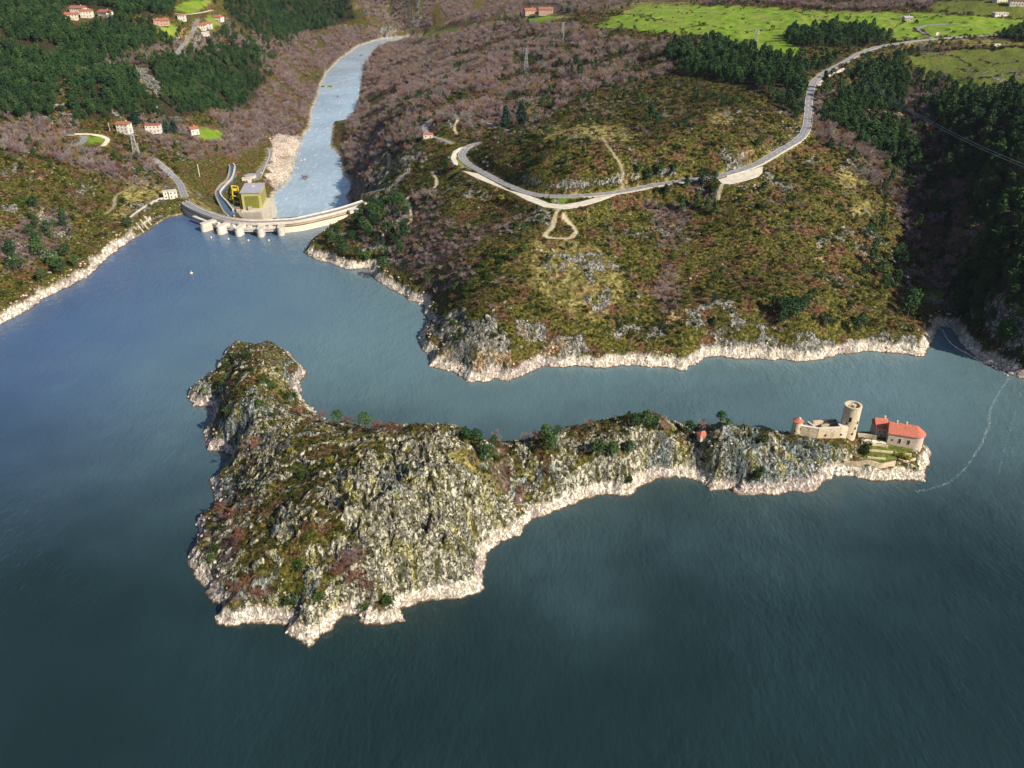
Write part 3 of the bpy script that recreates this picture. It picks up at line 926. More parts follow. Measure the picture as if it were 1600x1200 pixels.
# ------------------------------------------------------------------ the mainland, one sheet out to the horizon
NA, NR = 930, 860
ang = np.radians(np.linspace(-39, 39, NA))
rr = 405.0 * np.exp(np.linspace(0, math.log(3300 / 405.0), NR))
rr = np.r_[rr, 3600, 4000, 4600, 5400, 6300]
NRT = len(rr)
A, R = np.meshgrid(ang, rr)
X = (R * np.sin(A)); Y = (R * np.cos(A))
h, d, dr, rk, uu, vv, cv, ed = ground_parts(X, Y)
us, vs = softpix(X, Y, *pix(X, Y, h))
m_grass = mask_px(GRASS_PX, us, vs)
m_dull = mask_px(GRASS_PX, us, vs, only=GRASS_DULL)
m_dry = mask_px(DRY_PX, us, vs, 16) * np.where((Y < 600) & (us < 1000), 0.6, 1.0)
m_wood = mask_px(WOOD_PX, us, vs, 10) * sstep(-0.45, 0.15, fbm(X / 55, Y / 55, 3, 421) * -1 + 0.05)
m_for = mask_px(FOREST_PX, us, vs, 8)
m_bld = mask_px(BOULDER_PX, us, vs, 6)
gy, gx = np.gradient(h)
slope = np.hypot(gx / (R * (ang[1] - ang[0])), gy / np.gradient(rr)[:, None])
rockm = np.clip(np.maximum(rk, sstep(1.5, 2.2, slope) * 0.7 * (d > 8)), 0, 1)
outc = sstep(0.60, 0.74, ridged(X / 23, Y / 23, 3, 357)) * sstep(0.12, 0.45, fbm(X / 48, Y / 48, 3, 391)) * (Y < 900) * (d > 12)
rockm = np.maximum(rockm, 0.8 * outc)
bnd = sstep(5.5, 4.2, h + fbm(X / 12, Y / 12, 3, 301) * 1.5) * (d < 30) * (Y < 900)
bnd = np.maximum(bnd, (dr < 9) * sstep(3.0, 0.8, h - RIVER_Z) * 0.55 * (Y > 760))
bnd = np.maximum(bnd, m_bld * (h < RIVER_Z + 12))
grav = np.zeros(h.shape, np.float32)
for nm in PATHS:
    c, wd = _cent[nm]
    bx = (X > c[:, 0].min() - 9) & (X < c[:, 0].max() + 9) & (Y > c[:, 1].min() - 9) & (Y < c[:, 1].max() + 9)
    if bx.any():
        dd = seg_dist(c[:, :2], X[bx], Y[bx]) + fbm(X[bx] / 5, Y[bx] / 5, 2, 311) * 0.7
        grav[bx] = np.maximum(grav[bx], (0.45 if nm in ('firebreak_track', 'left_hill_footpath', 'field_track') else 0.85) * sstep(wd * 0.5 + 0.9, wd * 0.5, dd))
for nm in ROADS:                                   # worn verges
    c, wd = _cent[nm]
    bx = (X > c[:, 0].min() - 15) & (X < c[:, 0].max() + 15) & (Y > c[:, 1].min() - 15) & (Y < c[:, 1].max() + 15)
    if bx.any():
        dd = seg_dist(c[:, :2], X[bx], Y[bx]) + fbm(X[bx] / 9, Y[bx] / 9, 2, 313) * 1.2
        m_dry[bx] = np.maximum(m_dry[bx], sstep(wd * 0.5 + 3.5, wd * 0.5 + 1, dd))
m_for = m_for * (1 - np.clip(bnd, 0, 1))
idx = np.arange(NA * NRT).reshape(NRT, NA)
q = np.stack([idx[:-1, :-1], idx[:-1, 1:], idx[1:, 1:], idx[1:, :-1]], -1).reshape(-1, 4)
deep = (d.ravel() < -9)
q = q[~deep[q].all(1)]
used = np.unique(q)
remap = np.full(NA * NRT, -1, np.int32); remap[used] = np.arange(len(used), dtype=np.int32)
V = np.c_[X.ravel(), Y.ravel(), h.ravel()][used]
ca_ = np.c_[rockm.ravel(), m_grass.ravel(), m_wood.ravel(), m_dry.ravel()][used]
cb_ = np.c_[bnd.ravel(), m_for.ravel(), grav.ravel(), m_dull.ravel()][used]
me = mesh_np('hills', V, remap[q], [terrain_material('heath_hillside', False)], True, {'cover_a': ca_, 'cover_b': cb_, 'cover_c': noise_set(V[:, 0], V[:, 1], 1.0)})
hills = tag(obj('hills', me), kind='structure')
# quick look-up of the finished ground for placing things
ground_fine = Grid(-650, 620, 400, 1000, 2.5, ground)
ground_wide = Grid(-1500, 1500, 400, 2400, 10.0, ground)


def gz(x, y):
    x = np.asarray(x, float); y = np.asarray(y, float)
    f = (x > -648) & (x < 618) & (y > 402) & (y < 998)
    return np.where(f, ground_fine(x, y), ground_wide(x, y))


def spot(u, v):
    """a spot on the mainland from its photo pixel"""
    a, b, c = hit(u, v, gz)
    return float(a[0]), float(b[0]), float(c[0])


# ------------------------------------------------------------------ the island
ist = 0.42
xs = np.arange(-200, 222, ist); ys = np.arange(214, 458, ist)
X, Y = np.meshgrid(xs, ys)
h, d, rk, lone, uu, vv, cv, cas = island_parts(X, Y)
ISL_H = h
us, vs = softpix(X, Y, *pix(X, Y, h), 0.5)
ISL_WOOD = [[(485,640),(560,650),(640,665),(620,680),(540,668),(490,660)],[(520,850),(580,850),(600,890),(560,915),(525,905)],[(380,680),(400,680),(400,720),(385,740)],
 [(320,840),(350,780),(400,780),(370,840),(350,920),(330,900)],[(780,700),(800,720),(820,790),(800,790),(770,740)],[(340,920),(420,920),(430,945),(360,940)]]
ISL_DRY = [[(400,535),(440,560),(455,600),(440,610),(420,590),(405,560)],[(630,690),(730,700),(790,760),(760,800),(700,750),(640,720)],[(480,650),(620,670),(600,700),(500,690)],[(940,725),(1060,720),(1060,730),(950,735)]]
m_wood = mask_px(ISL_WOOD, us, vs, 12) * 0.9
m_dry = mask_px(ISL_DRY, us, vs, 12) * 0.8
gy, gx = np.gradient(h, ist)
slope = np.hypot(gx, gy)
rockm = np.clip(np.maximum(np.maximum(rk * 0.95, lone * 0.9), sstep(1.1, 1.7, slope) * 0.8), 0, 1) * (1 - cas * 0.9)
bnd = sstep(4.9, 3.8, h + fbm(X / 9, Y / 9, 3, 331) * 1.3) * (cas < 0.3)
grs = sstep(0, 2, signed(TERRACE_YARD, X, Y)) * 0.9
z0 = np.zeros_like(h)
ny, nx = h.shape
idx = np.arange(nx * ny).reshape(ny, nx)
q = np.stack([idx[:-1, :-1], idx[:-1, 1:], idx[1:, 1:], idx[1:, :-1]], -1).reshape(-1, 4)
q = q[~(h.ravel() < -3.0)[q].all(1)]
used = np.unique(q)
remap = np.full(nx * ny, -1, np.int32); remap[used] = np.arange(len(used), dtype=np.int32)
V = np.c_[X.ravel(), Y.ravel(), h.ravel()][used]
ca_ = np.c_[rockm.ravel(), grs.ravel(), m_wood.ravel(), m_dry.ravel()][used]
cb_ = np.c_[bnd.ravel(), z0.ravel(), z0.ravel(), np.ones(nx * ny)][used]
me = mesh_np('island', V, remap[q], [terrain_material('island_rock', True)], True, {'cover_a': ca_, 'cover_b': cb_, 'cover_c': noise_set(V[:, 0], V[:, 1], 0.7, 0.20 * sstep(85, 125, V[:, 0]) * (1 - sstep(150, 165, V[:, 0])) + 0.12 * sstep(-105, -130, V[:, 0]))})
island = tag(obj('island', me), kind='structure')
_ig = Grid.__new__(Grid); _ig.x0, _ig.y0, _ig.st, _ig.a = -200, 214, ist, h.astype(np.float32)


def iz(x, y):
    return _ig(x, y)


def ispot(u, v):
    a, b, c = hit(u, v, iz, 250.0, 700.0)
    return float(a[0]), float(b[0]), float(c[0])


# ------------------------------------------------------------------ water
def water_material(name, deep, rough, ripple, wind, wscale, foam=0.0, sky_refl=None):
    t = NT(name)
    P = t.coord()
    n = t.noise(P, 0.012, 3, 0.5)
    c = t.mix(t.mapr(n, 0.35, 0.65), deep, tuple(k * 1.25 for k in deep))
    if sky_refl:                                  # turbid tone graded to stand for sky reflection, lighter far out, bluer left
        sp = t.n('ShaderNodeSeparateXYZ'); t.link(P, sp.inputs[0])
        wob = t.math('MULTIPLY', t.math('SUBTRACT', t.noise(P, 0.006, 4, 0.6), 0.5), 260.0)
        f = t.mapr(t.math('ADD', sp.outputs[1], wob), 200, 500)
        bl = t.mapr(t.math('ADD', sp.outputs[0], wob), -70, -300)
        c = t.mix(f, c, t.mix(bl, sky_refl, (sky_refl[0] * 0.55, sky_refl[1] * 0.60, sky_refl[2] * 1.0)))
    if foam:
        fn = t.noise(t.scaled(P, (1, 0.4, 1)), 0.22, 5, 0.8)
        c = t.mix(t.mapr(fn, 0.52, 0.72, 0, foam), c, (0.75, 0.8, 0.84))
    t.color(c)
    t.b.inputs['Roughness'].default_value = rough
    t.b.inputs['IOR'].default_value = 1.4
    t.b.inputs['Specular IOR Level'].default_value = 0.5
    w1 = t.noise(t.scaled(P, (wscale, wscale * 0.45, 1), (0, 0, wind)), 0.55, 3, 0.6, 0.3)
    w2 = t.noise(t.scaled(P, (wscale, wscale * 0.6, 1), (0, 0, wind + 0.5)), 0.16, 3, 0.5)
    calm = t.mapr(t.noise(t.scaled(P, (1, 0.5, 1), (0, 0, 0.6)), 0.009, 4), 0.36, 0.66, 0.35, 1.0)
    t.bump(t.math('MULTIPLY', t.math('ADD', w1, t.math('MULTIPLY', w2, 1.6)), calm), ripple, 0.8)
    return t.m


m_lake = water_material('lake_water', (0.009, 0.023, 0.026), 0.10, 0.8, 0.45, 1.0, sky_refl=(0.100, 0.170, 0.198))
m_river = water_material('river_water', (0.26, 0.34, 0.42), 0.15, 1.0, 1.4, 0.6, 0.6)


def poly_sheet(name, pts, z, mat):
    me = bpy.data.meshes.new(name)
    me.from_pydata([(x, y, z) for x, y in pts], [], [list(range(len(pts)))])
    if me.polygons[0].normal.z < 0:
        me.flip_normals()
    me.materials.append(mat)
    return me


def offset_dam(k):
    out = []
    for i in range(len(DAM)):
        a = np.array(DAM[max(i - 1, 0)]); b = np.array(DAM[min(i + 1, len(DAM) - 1)])
        t = (b - a) / np.linalg.norm(b - a)
        out.append((DAM[i][0] + t[1] * k, DAM[i][1] - t[0] * k))     # towards the lake
    return out


_dam_in = offset_dam(1.0)
lk = [(-900, -300), (900, -300), (900, 420), (700, 640), (330, 640), (330, 560), (100, 520), (40, 560), _dam_in[-1]] + _dam_in[::-1][1:-1] + [_dam_in[0], (-330, 740), (-420, 640), (-900, 640)]
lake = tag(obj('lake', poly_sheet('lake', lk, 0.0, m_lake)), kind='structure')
rv = [(x - 25, y) for x, y in RIV_L] + [(x + 22, y) for x, y in RIV_R]
rv[0] = (rv[0][0], 720); rv[-1] = (rv[-1][0], 720)
river = tag(obj('river', poly_sheet('river', rv, RIVER_Z, m_river)), kind='structure')


# ------------------------------------------------------------------ foliage
def leaf_material(name, stops, trans=0.15, hue=0.04):
    t = NT(name)
    info = t.n('ShaderNodeObjectInfo')
    g = t.n('ShaderNodeNewGeometry')
    f = t.math('ADD', t.math('MULTIPLY', info.outputs['Random'], 0.55), t.math('MULTIPLY', g.outputs['Random Per Island'], 0.45))
    t.color(t.ramp(f, stops))
    t.b.inputs['Roughness'].default_value = 0.75
    t.b.inputs['Specular IOR Level'].default_value = 0.15
    return t.m


M_PINE = leaf_material('pine_needles', [(0.1, (0.014, 0.040, 0.016)), (0.45, (0.028, 0.070, 0.025)), (0.75, (0.050, 0.105, 0.032)), (0.95, (0.095, 0.150, 0.040))])
M_SHRUB = leaf_material('evergreen_leaves', [(0.1, (0.016, 0.036, 0.008)), (0.5, (0.036, 0.066, 0.014)), (0.9, (0.085, 0.125, 0.028))])
M_BROOM = leaf_material('broom_stems', [(0.1, (0.010, 0.016, 0.004)), (0.4, (0.027, 0.038, 0.006)), (0.7, (0.062, 0.068, 0.011)), (0.95, (0.17, 0.145, 0.03))])
M_BROWN = leaf_material('dead_bracken', [(0.1, (0.035, 0.018, 0.011)), (0.5, (0.090, 0.050, 0.030)), (0.9, (0.20, 0.125, 0.075))])
M_TWIG = leaf_material('bare_twigs', [(0.05, (0.13, 0.095, 0.11)), (0.4, (0.23, 0.165, 0.185)), (0.7, (0.31, 0.22, 0.23)), (0.95, (0.40, 0.30, 0.26))])
M_TWIG_GREY = leaf_material('grey_twigs', [(0.05, (0.13, 0.12, 0.115)), (0.5, (0.24, 0.22, 0.205)), (0.95, (0.38, 0.34, 0.30))])
M_TWIG_OCHRE = leaf_material('ochre_twigs', [(0.05, (0.14, 0.10, 0.05)), (0.5, (0.24, 0.17, 0.085)), (0.95, (0.34, 0.25, 0.12))])
M_TWIG_RED = leaf_material('reddish_twigs', [(0.1, (0.12, 0.05, 0.034)), (0.5, (0.19, 0.085, 0.055)), (0.9, (0.27, 0.14, 0.09))])
M_TWIG_PINK = leaf_material('pinkish_twigs', [(0.1, (0.22, 0.125, 0.11)), (0.5, (0.31, 0.18, 0.155)), (0.9, (0.38, 0.24, 0.20))])
M_YELLOW = leaf_material('yellow_green_leaves', [(0.1, (0.15, 0.15, 0.02)), (0.5, (0.26, 0.25, 0.03)), (0.9, (0.36, 0.33, 0.06))])
M_CEDAR = leaf_material('cedar_needles', [(0.1, (0.010, 0.032, 0.026)), (0.5, (0.022, 0.058, 0.044)), (0.9, (0.05, 0.10, 0.07))])
M_BARK = plain('bark', (0.10, 0.075, 0.06), 0.9, 0.3, 3.0)


def leaf_quads(rng, c, n, spread, size, flat=0.6):
    """n small leaf sprays round each centre c -> verts, quads"""
    c = np.repeat(c, n, 0)
    m = len(c)
    p = c + rng.normal(0, 1, (m, 3)) * spread
    a = rng.normal(0, 1, (m, 3)); a[:, 2] *= flat
    a /= np.linalg.norm(a, axis=1)[:, None]
    b = np.cross(a, rng.normal(0, 1, (m, 3))); b /= np.linalg.norm(b, axis=1)[:, None]
    s = size * rng.uniform(0.6, 1.3, (m, 1))
    a = a * s; b = b * s * 0.7
    V = np.stack([p - a, p - b * 0.8, p + a, p + b], 1).reshape(-1, 3)
    F = np.arange(m * 4).reshape(-1, 4)
    return V, F


def tube(pts, r0, r1, sides=5):
    pts = np.asarray(pts, float)
    n = len(pts)
    V = []; F = []
    for i, p in enumerate(pts):
        t = pts[min(i + 1, n - 1)] - pts[max(i - 1, 0)]
        t = t / (np.linalg.norm(t) + 1e-9)
        a = np.cross(t, (0.3, 1, 0.1)); a /= np.linalg.norm(a) + 1e-9
        b = np.cross(t, a)
        r = r0 + (r1 - r0) * i / (n - 1)
        for k in range(sides):
            q = 2 * math.pi * k / sides
            V.append(p + (a * math.cos(q) + b * math.sin(q)) * r)
    for i in range(n - 1):
        for k in range(sides):
            F.append((i * sides + k, i * sides + (k + 1) % sides, (i + 1) * sides + (k + 1) % sides, (i + 1) * sides + k))
    return np.array(V), np.array(F)


def join(parts):
    V = []; F = []; o = 0
    for v, f in parts:
        V.append(v); F.append(np.asarray(f) + o); o += len(v)
    return np.concatenate(V), np.concatenate(F)


def pine_proto(seed, kind='cone', mat=None):
    """trunk and crown of a conifer, 10 m tall"""
    rng = np.random.default_rng(seed)
    lean = rng.normal(0, 0.25, 2)
    top = np.array([lean[0], lean[1], 9.2])
    tv, tf = tube([(0, 0, -0.6), (lean[0] * 0.3, lean[1] * 0.3, 4), top], 0.22, 0.04, 5)
    C = []; br = []
    if kind == 'cone':
        zlo, rmax, n = rng.uniform(1.5, 2.6), rng.uniform(1.9, 2.5), 95
    elif kind == 'cedar':
        zlo, rmax, n = 0.8, 3.3, 150
    else:
        zlo, rmax, n = rng.uniform(2.2, 3.4), rng.uniform(2.2, 3.0), 85
    lob = rng.uniform(0, 6.28, 3)
    for i in range(n):
        f = rng.uniform(0, 1) ** (0.85 if kind != 'round' else 0.7)
        z = zlo + (9.9 - zlo) * f
        if kind == 'round':
            r = rmax * math.sqrt(max(0.05, 1 - (2 * f - 0.9) ** 2 * 0.85))
        else:
            r = rmax * (1 - f) ** 0.75 + 0.15
        a = rng.uniform(0, 2 * math.pi)
        r *= 1 + 0.22 * math.sin(2 * a + lob[0]) + 0.18 * math.sin(5 * a + lob[1] + z)
        q = r * rng.uniform(0.45, 1.0)
        c = np.array([lean[0] * f + q * math.cos(a), lean[1] * f + q * math.sin(a), z + q * (0.12 if kind != 'cedar' else -0.05)])
        C.append(c)
        if i % 5 == 0:
            br.append(tube([(lean[0] * f, lean[1] * f, z - 0.4), c], 0.05, 0.015, 3))
    v, f = leaf_quads(rng, np.array(C), 8, 0.30, 0.40 if kind != 'cedar' else 0.46)
    crown = mesh_np('pine_crown', v, f, [mat or M_PINE], False)
    tv, tf = join([(tv, tf)] + br)
    trunk = mesh_np('pine_trunk', tv, tf, [M_BARK])
    return trunk, crown


def shrub_proto(seed, mat, n=42, leaf=0.16, tall=1.0, per=9):
    """a dense rounded bush, 2 m across"""
    rng = np.random.default_rng(seed)
    C = []
    for i in range(n):
        a = rng.uniform(0, 2 * math.pi); e = rng.uniform(0.05, 1.0)
        r = rng.uniform(0.55, 0.98) * (1 + 0.2 * math.sin(3 * a + seed))
        C.append((r * math.cos(a) * math.sqrt(1 - e * e * 0.85), r * math.sin(a) * math.sqrt(1 - e * e * 0.85), 0.15 + e * r * 1.25 * tall))
    v, f = leaf_quads(rng, np.array(C), per, 0.13, leaf)
    crown = mesh_np('bush_crown', v, f, [mat], False)
    st = [tube([(0, 0, -0.3), (0.3 * math.cos(k * 2.1 + seed), 0.3 * math.sin(k * 2.1 + seed), 0.9 * tall)], 0.06, 0.02, 4) for k in range(3)]
    trunk = mesh_np('bush_stems', *join(st), [M_BARK])
    return trunk, crown


def bare_proto(seed, mat, nt=850):
    """a leafless tree, 8 m tall: trunk, and a crown of boughs and fine twigs"""
    rng = np.random.default_rng(seed)
    hs = rng.uniform(0.9, 1.8)
    tv = tube([(0, 0, -0.5), (rng.normal(0, .1), rng.normal(0, .1), hs)], 0.16, 0.12, 5)
    br = []; tips = []
    for i in range(7):
        a = i * 2.4 + rng.uniform(-.4, .4); el = rng.uniform(0.75, 1.35)
        dv = np.array([math.cos(a) * math.cos(el), math.sin(a) * math.cos(el), math.sin(el)])
        L = rng.uniform(3.2, 5.2)
        p0 = np.array([0, 0, hs * rng.uniform(0.7, 1)])
        p1 = p0 + dv * L * 0.5 + rng.normal(0, .2, 3); p2 = p0 + dv * L + np.array([0, 0, L * 0.18]) + rng.normal(0, .3, 3)
        br.append(tube([p0, p1, p2], 0.09, 0.025, 3))
        for k in range(5):
            s = rng.uniform(0.3, 0.95)
            q0 = p0 + (p2 - p0) * s
            d2 = dv + rng.normal(0, .55, 3); d2[2] = abs(d2[2]) * 0.8 + 0.25; d2 /= np.linalg.norm(d2)
            q1 = q0 + d2 * rng.uniform(1.2, 2.4)
            br.append(tube([q0, q1], 0.035, 0.012, 3))
            tips.append((q0, q1))
    idx_ = rng.integers(0, len(tips), nt)
    s = rng.uniform(0.15, 1.1, nt)[:, None]
    q0 = np.array([t[0] for t in tips])[idx_]; q1 = np.array([t[1] for t in tips])[idx_]
    p = q0 + (q1 - q0) * s
    d = (q1 - q0); d /= np.linalg.norm(d, axis=1)[:, None]
    d = d + rng.normal(0, .6, (nt, 3)); d[:, 2] += 0.3; d /= np.linalg.norm(d, axis=1)[:, None]
    L = rng.uniform(0.5, 1.25, (nt, 1)); w = np.cross(d, rng.normal(0, 1, (nt, 3))); w /= np.linalg.norm(w, axis=1)[:, None]
    w *= rng.uniform(0.025, 0.055, (nt, 1))
    tw = np.stack([p - w, p + w, p + d * L + w * 0.3, p + d * L - w * 0.3], 1).reshape(-1, 3)
    v, f = join(br + [(tw, np.arange(nt * 4).reshape(-1, 4))])
    crown = mesh_np('bare_crown', v, f, [mat], False)
    return mesh_np('bare_trunk', *tv, [M_BARK]), crown


PINES = [pine_proto(s, 'cone') for s in (1, 2, 3, 4)] + [pine_proto(s, 'round') for s in (5, 6)]
ROUND_PINES = [pine_proto(s, 'round') for s in (7, 8, 9)]
CEDARS = [pine_proto(s, 'cedar', M_CEDAR) for s in (10, 11)]
BARES = [bare_proto(s, M_TWIG) for s in (21, 22, 23)] + [bare_proto(24, M_TWIG_GREY), bare_proto(25, M_TWIG_RED), bare_proto(26, M_TWIG_GREY), bare_proto(27, M_TWIG_OCHRE)]
PINKS = [bare_proto(s, M_TWIG_PINK, 1100) for s in (31, 32)]
REDS = [bare_proto(s, M_TWIG_RED, 1000) for s in (33, 34)]
SHRUBS = [shrub_proto(s, M_SHRUB) for s in (41, 42, 43)]
YELLOWS = [shrub_proto(44, M_YELLOW)]


def both(name, tc):
    """one mesh of trunk and crown for the mass of trees nobody can count"""
    a, b = tc
    va = np.empty(len(a.vertices) * 3, np.float32); a.vertices.foreach_get('co', va)
    vb = np.empty(len(b.vertices) * 3, np.float32); b.vertices.foreach_get('co', vb)
    fa = np.array([p.vertices[:] for p in a.polygons]); fb = np.array([p.vertices[:] for p in b.polygons])
    me = mesh_np(name, np.r_[va.reshape(-1, 3), vb.reshape(-1, 3)], np.r_[fa, fb + len(a.vertices)], [a.materials[0], b.materials[0]], False)
    me.polygons.foreach_set('material_index', np.r_[np.zeros(len(fa), np.int32), np.ones(len(fb), np.int32)])
    return me


def scatter(name, protos, P, scale, label):
    """one object that repeats small plants on many points"""
    col = bpy.data.collections.new(name + '_kinds')
    for m in protos:
        col.objects.link(bpy.data.objects.new(m.name, m))
    n = len(P)
    me = bpy.data.meshes.new(name)
    me.vertices.add(n); me.vertices.foreach_set('co', np.asarray(P, np.float32).ravel())
    for nm, typ, a in (('plant_scale', 'FLOAT_VECTOR', scale), ('plant_turn', 'FLOAT_VECTOR', np.c_[RNG.normal(0, .05, (n, 2)), RNG.uniform(0, 6.28, n)]), ('plant_kind', 'INT', RNG.integers(0, len(protos), n))):
        at = me.attributes.new(nm, typ, 'POINT')
        at.data.foreach_set('vector' if 'VEC' in typ else 'value', np.ascontiguousarray(a, np.float32 if 'VEC' in typ else np.int32).ravel())
    o = obj(name, me)
    tag(o, label, kind='stuff')
    ng = bpy.data.node_groups.new(name, 'GeometryNodeTree')
    ng.interface.new_socket('Geometry', in_out='INPUT', socket_type='NodeSocketGeometry')
    ng.interface.new_socket('Geometry', in_out='OUTPUT', socket_type='NodeSocketGeometry')
    gi = ng.nodes.new('NodeGroupInput'); go = ng.nodes.new('NodeGroupOutput')
    ip = ng.nodes.new('GeometryNodeInstanceOnPoints')
    ci = ng.nodes.new('GeometryNodeCollectionInfo')
    ci.inputs['Collection'].default_value = col
    ci.inputs['Separate Children'].default_value = True
    ci.inputs['Reset Children'].default_value = True
    ip.inputs['Pick Instance'].default_value = True
    def na(k, typ):
        x = ng.nodes.new('GeometryNodeInputNamedAttribute'); x.data_type = typ; x.inputs['Name'].default_value = k
        return x.outputs['Attribute']
    er = ng.nodes.new('FunctionNodeEulerToRotation')
    L = ng.links.new
    L(na('plant_turn', 'FLOAT_VECTOR'), er.inputs[0]); L(er.outputs[0], ip.inputs['Rotation'])
    L(na('plant_scale', 'FLOAT_VECTOR'), ip.inputs['Scale']); L(na('plant_kind', 'INT'), ip.inputs['Instance Index'])
    L(gi.outputs[0], ip.inputs['Points']); L(ci.outputs[0], ip.inputs['Instance']); L(ip.outputs[0], go.inputs[0])
    md = o.modifiers.new('scatter', 'NODES'); md.node_group = ng
    return o


def in_view(u, v, m=30):
    return (u > -m) & (u < 1600 + m) & (v > -m) & (v < 1200 + m)


def seen(P, up):
    """which of the points (raised by up) the camera of the photograph can see past the hills"""
    Q = P + np.array([0, 0, 1.0]) * up[:, None]
    ok = np.ones(len(Q), bool)
    for s in np.linspace(0.5, 0.985, 60):
        q = Q * s; q[:, 2] = H + (Q[:, 2] - H) * s
        g = np.where(q[:, 1] > 405, gz(q[:, 0], q[:, 1]), -50)
        ok &= q[:, 2] > g - 0.3
    return ok


def field(spacing, x0, x1, y0, y1, rng):
    gx = np.arange(x0, x1, spacing); gy = np.arange(y0, y1, spacing)
    X, Y = np.meshgrid(gx, gy)
    X = X.ravel() + rng.uniform(-.5, .5, X.size) * spacing; Y = Y.ravel() + rng.uniform(-.5, .5, Y.size) * spacing
    k = np.abs(X) < Y * 0.72 + 30
    return X[k], Y[k]


ROAD_ALL = [(_cent[n][0][:, :2], _cent[n][1]) for n in _cent]


def off_road(x, y, clear):
    ok = np.ones(len(x), bool)
    for c, wd in ROAD_ALL:
        bx = (x > c[:, 0].min() - 12) & (x < c[:, 0].max() + 12) & (y > c[:, 1].min() - 12) & (y < c[:, 1].max() + 12)
        if bx.any():
            ok[bx] &= seg_dist(c[::2], x[bx], y[bx]) > wd * 0.5 + clear
    for poly in LAY_W.values():
        bx = (x > poly[:, 0].min() - 12) & (x < poly[:, 0].max() + 12) & (y > poly[:, 1].min() - 12) & (y < poly[:, 1].max() + 12)
        if bx.any():
            ok[bx] &= signed(poly[:, :2], x[bx], y[bx]) < -clear
    return ok


CLEARINGS_PX = [[(95,22),(110,8),(180,12),(182,30),(160,36),(140,36),(112,34)],[(238,28),(272,26),(276,48),(240,46)],[(272,14),(330,0),(345,25),(352,40),(340,60),(312,58),(300,44),(270,24)],
 [(180,195),(270,195),(270,216),(190,212)],[(285,195),(346,195),(350,225),(300,220)],[(300,255),(370,240),(424,225),(440,300),(400,345),(290,345),(280,310)],[(815,8),(875,8),(880,32),(815,34)],
 [(203,104),(234,102),(262,150),(250,165),(225,142)],[(252,298),(290,290),(292,322),(255,320)],[(560,300),(600,290),(605,312),(570,330)],[(100,200),(175,203),(175,232),(100,232)],
 [(700,215),(735,222),(730,265),(700,262)]]
rng = np.random.default_rng(77)
# --- pines
x, y = field(5.6, -1000, 800, 420, 2400, rng)
z = gz(x, y)
u, v = pix(x, y, z)
us, vs = softpix(x, y, u, v, 0.8)
f = mask_px(FOREST_PX, us, vs, 6)
gap = fbm(x / 45, y / 45, 3, 401)
MIXED_PX = [[(0,-10),(560,-10),(500,62),(420,140),(385,180),(0,190)], [(1275,130),(1340,110),(1410,100),(1425,260),(1330,200),(1280,190)], [(1430,110),(1600,150),(1600,560),(1480,500),(1440,300)], [(560,340),(640,320),(640,410),(590,400)]]
f = np.maximum(f, (mask_px(MIXED_PX, us, vs, 10) > 0.5) * (rng.uniform(0, 1, len(x)) < 0.30 + 0.35 * (fbm(x / 50, y / 50, 3, 407))) * (mask_px(GRASS_PX, us, vs, 4) < 0.3))
keep = (f > 0.5) & (gap < 0.42 + rng.uniform(-.2, .2, len(x))) & in_view(u, v, 60) & off_road(x, y, 3.0) & (mask_px(CLEARINGS_PX, u, v, 4) < 0.5) & (z > 4)
P = np.c_[x, y, z][keep]
hs = np.clip(np.exp(rng.normal(-0.02, 0.26, len(P))), 0.5, 1.6) * np.where(P[:, 1] < 760, 1.08, 1.0)
# thin evergreens scattered over the rest
x2, y2 = field(14, -900, 800, 430, 1700, rng)
z2 = gz(x2, y2); u2, v2 = pix(x2, y2, z2)
w2 = mask_px(WOOD_PX, u2, v2, 10)
k2 = (f2 := (fbm(x2 / 80, y2 / 80, 3, 411) + 0.35 * w2 - 0.15 * (y2 < 640) > 0.38)) & in_view(u2, v2, 40) & off_road(x2, y2, 5) & (z2 > 9) & (mask_px(CLEARINGS_PX, u2, v2, 4) < 0.5) & (mask_px(GRASS_PX, u2, v2, 4) < 0.3)
P = np.r_[P, np.c_[x2, y2, z2][k2]]
hs = np.r_[hs, rng.uniform(0.45, 0.9, k2.sum())]

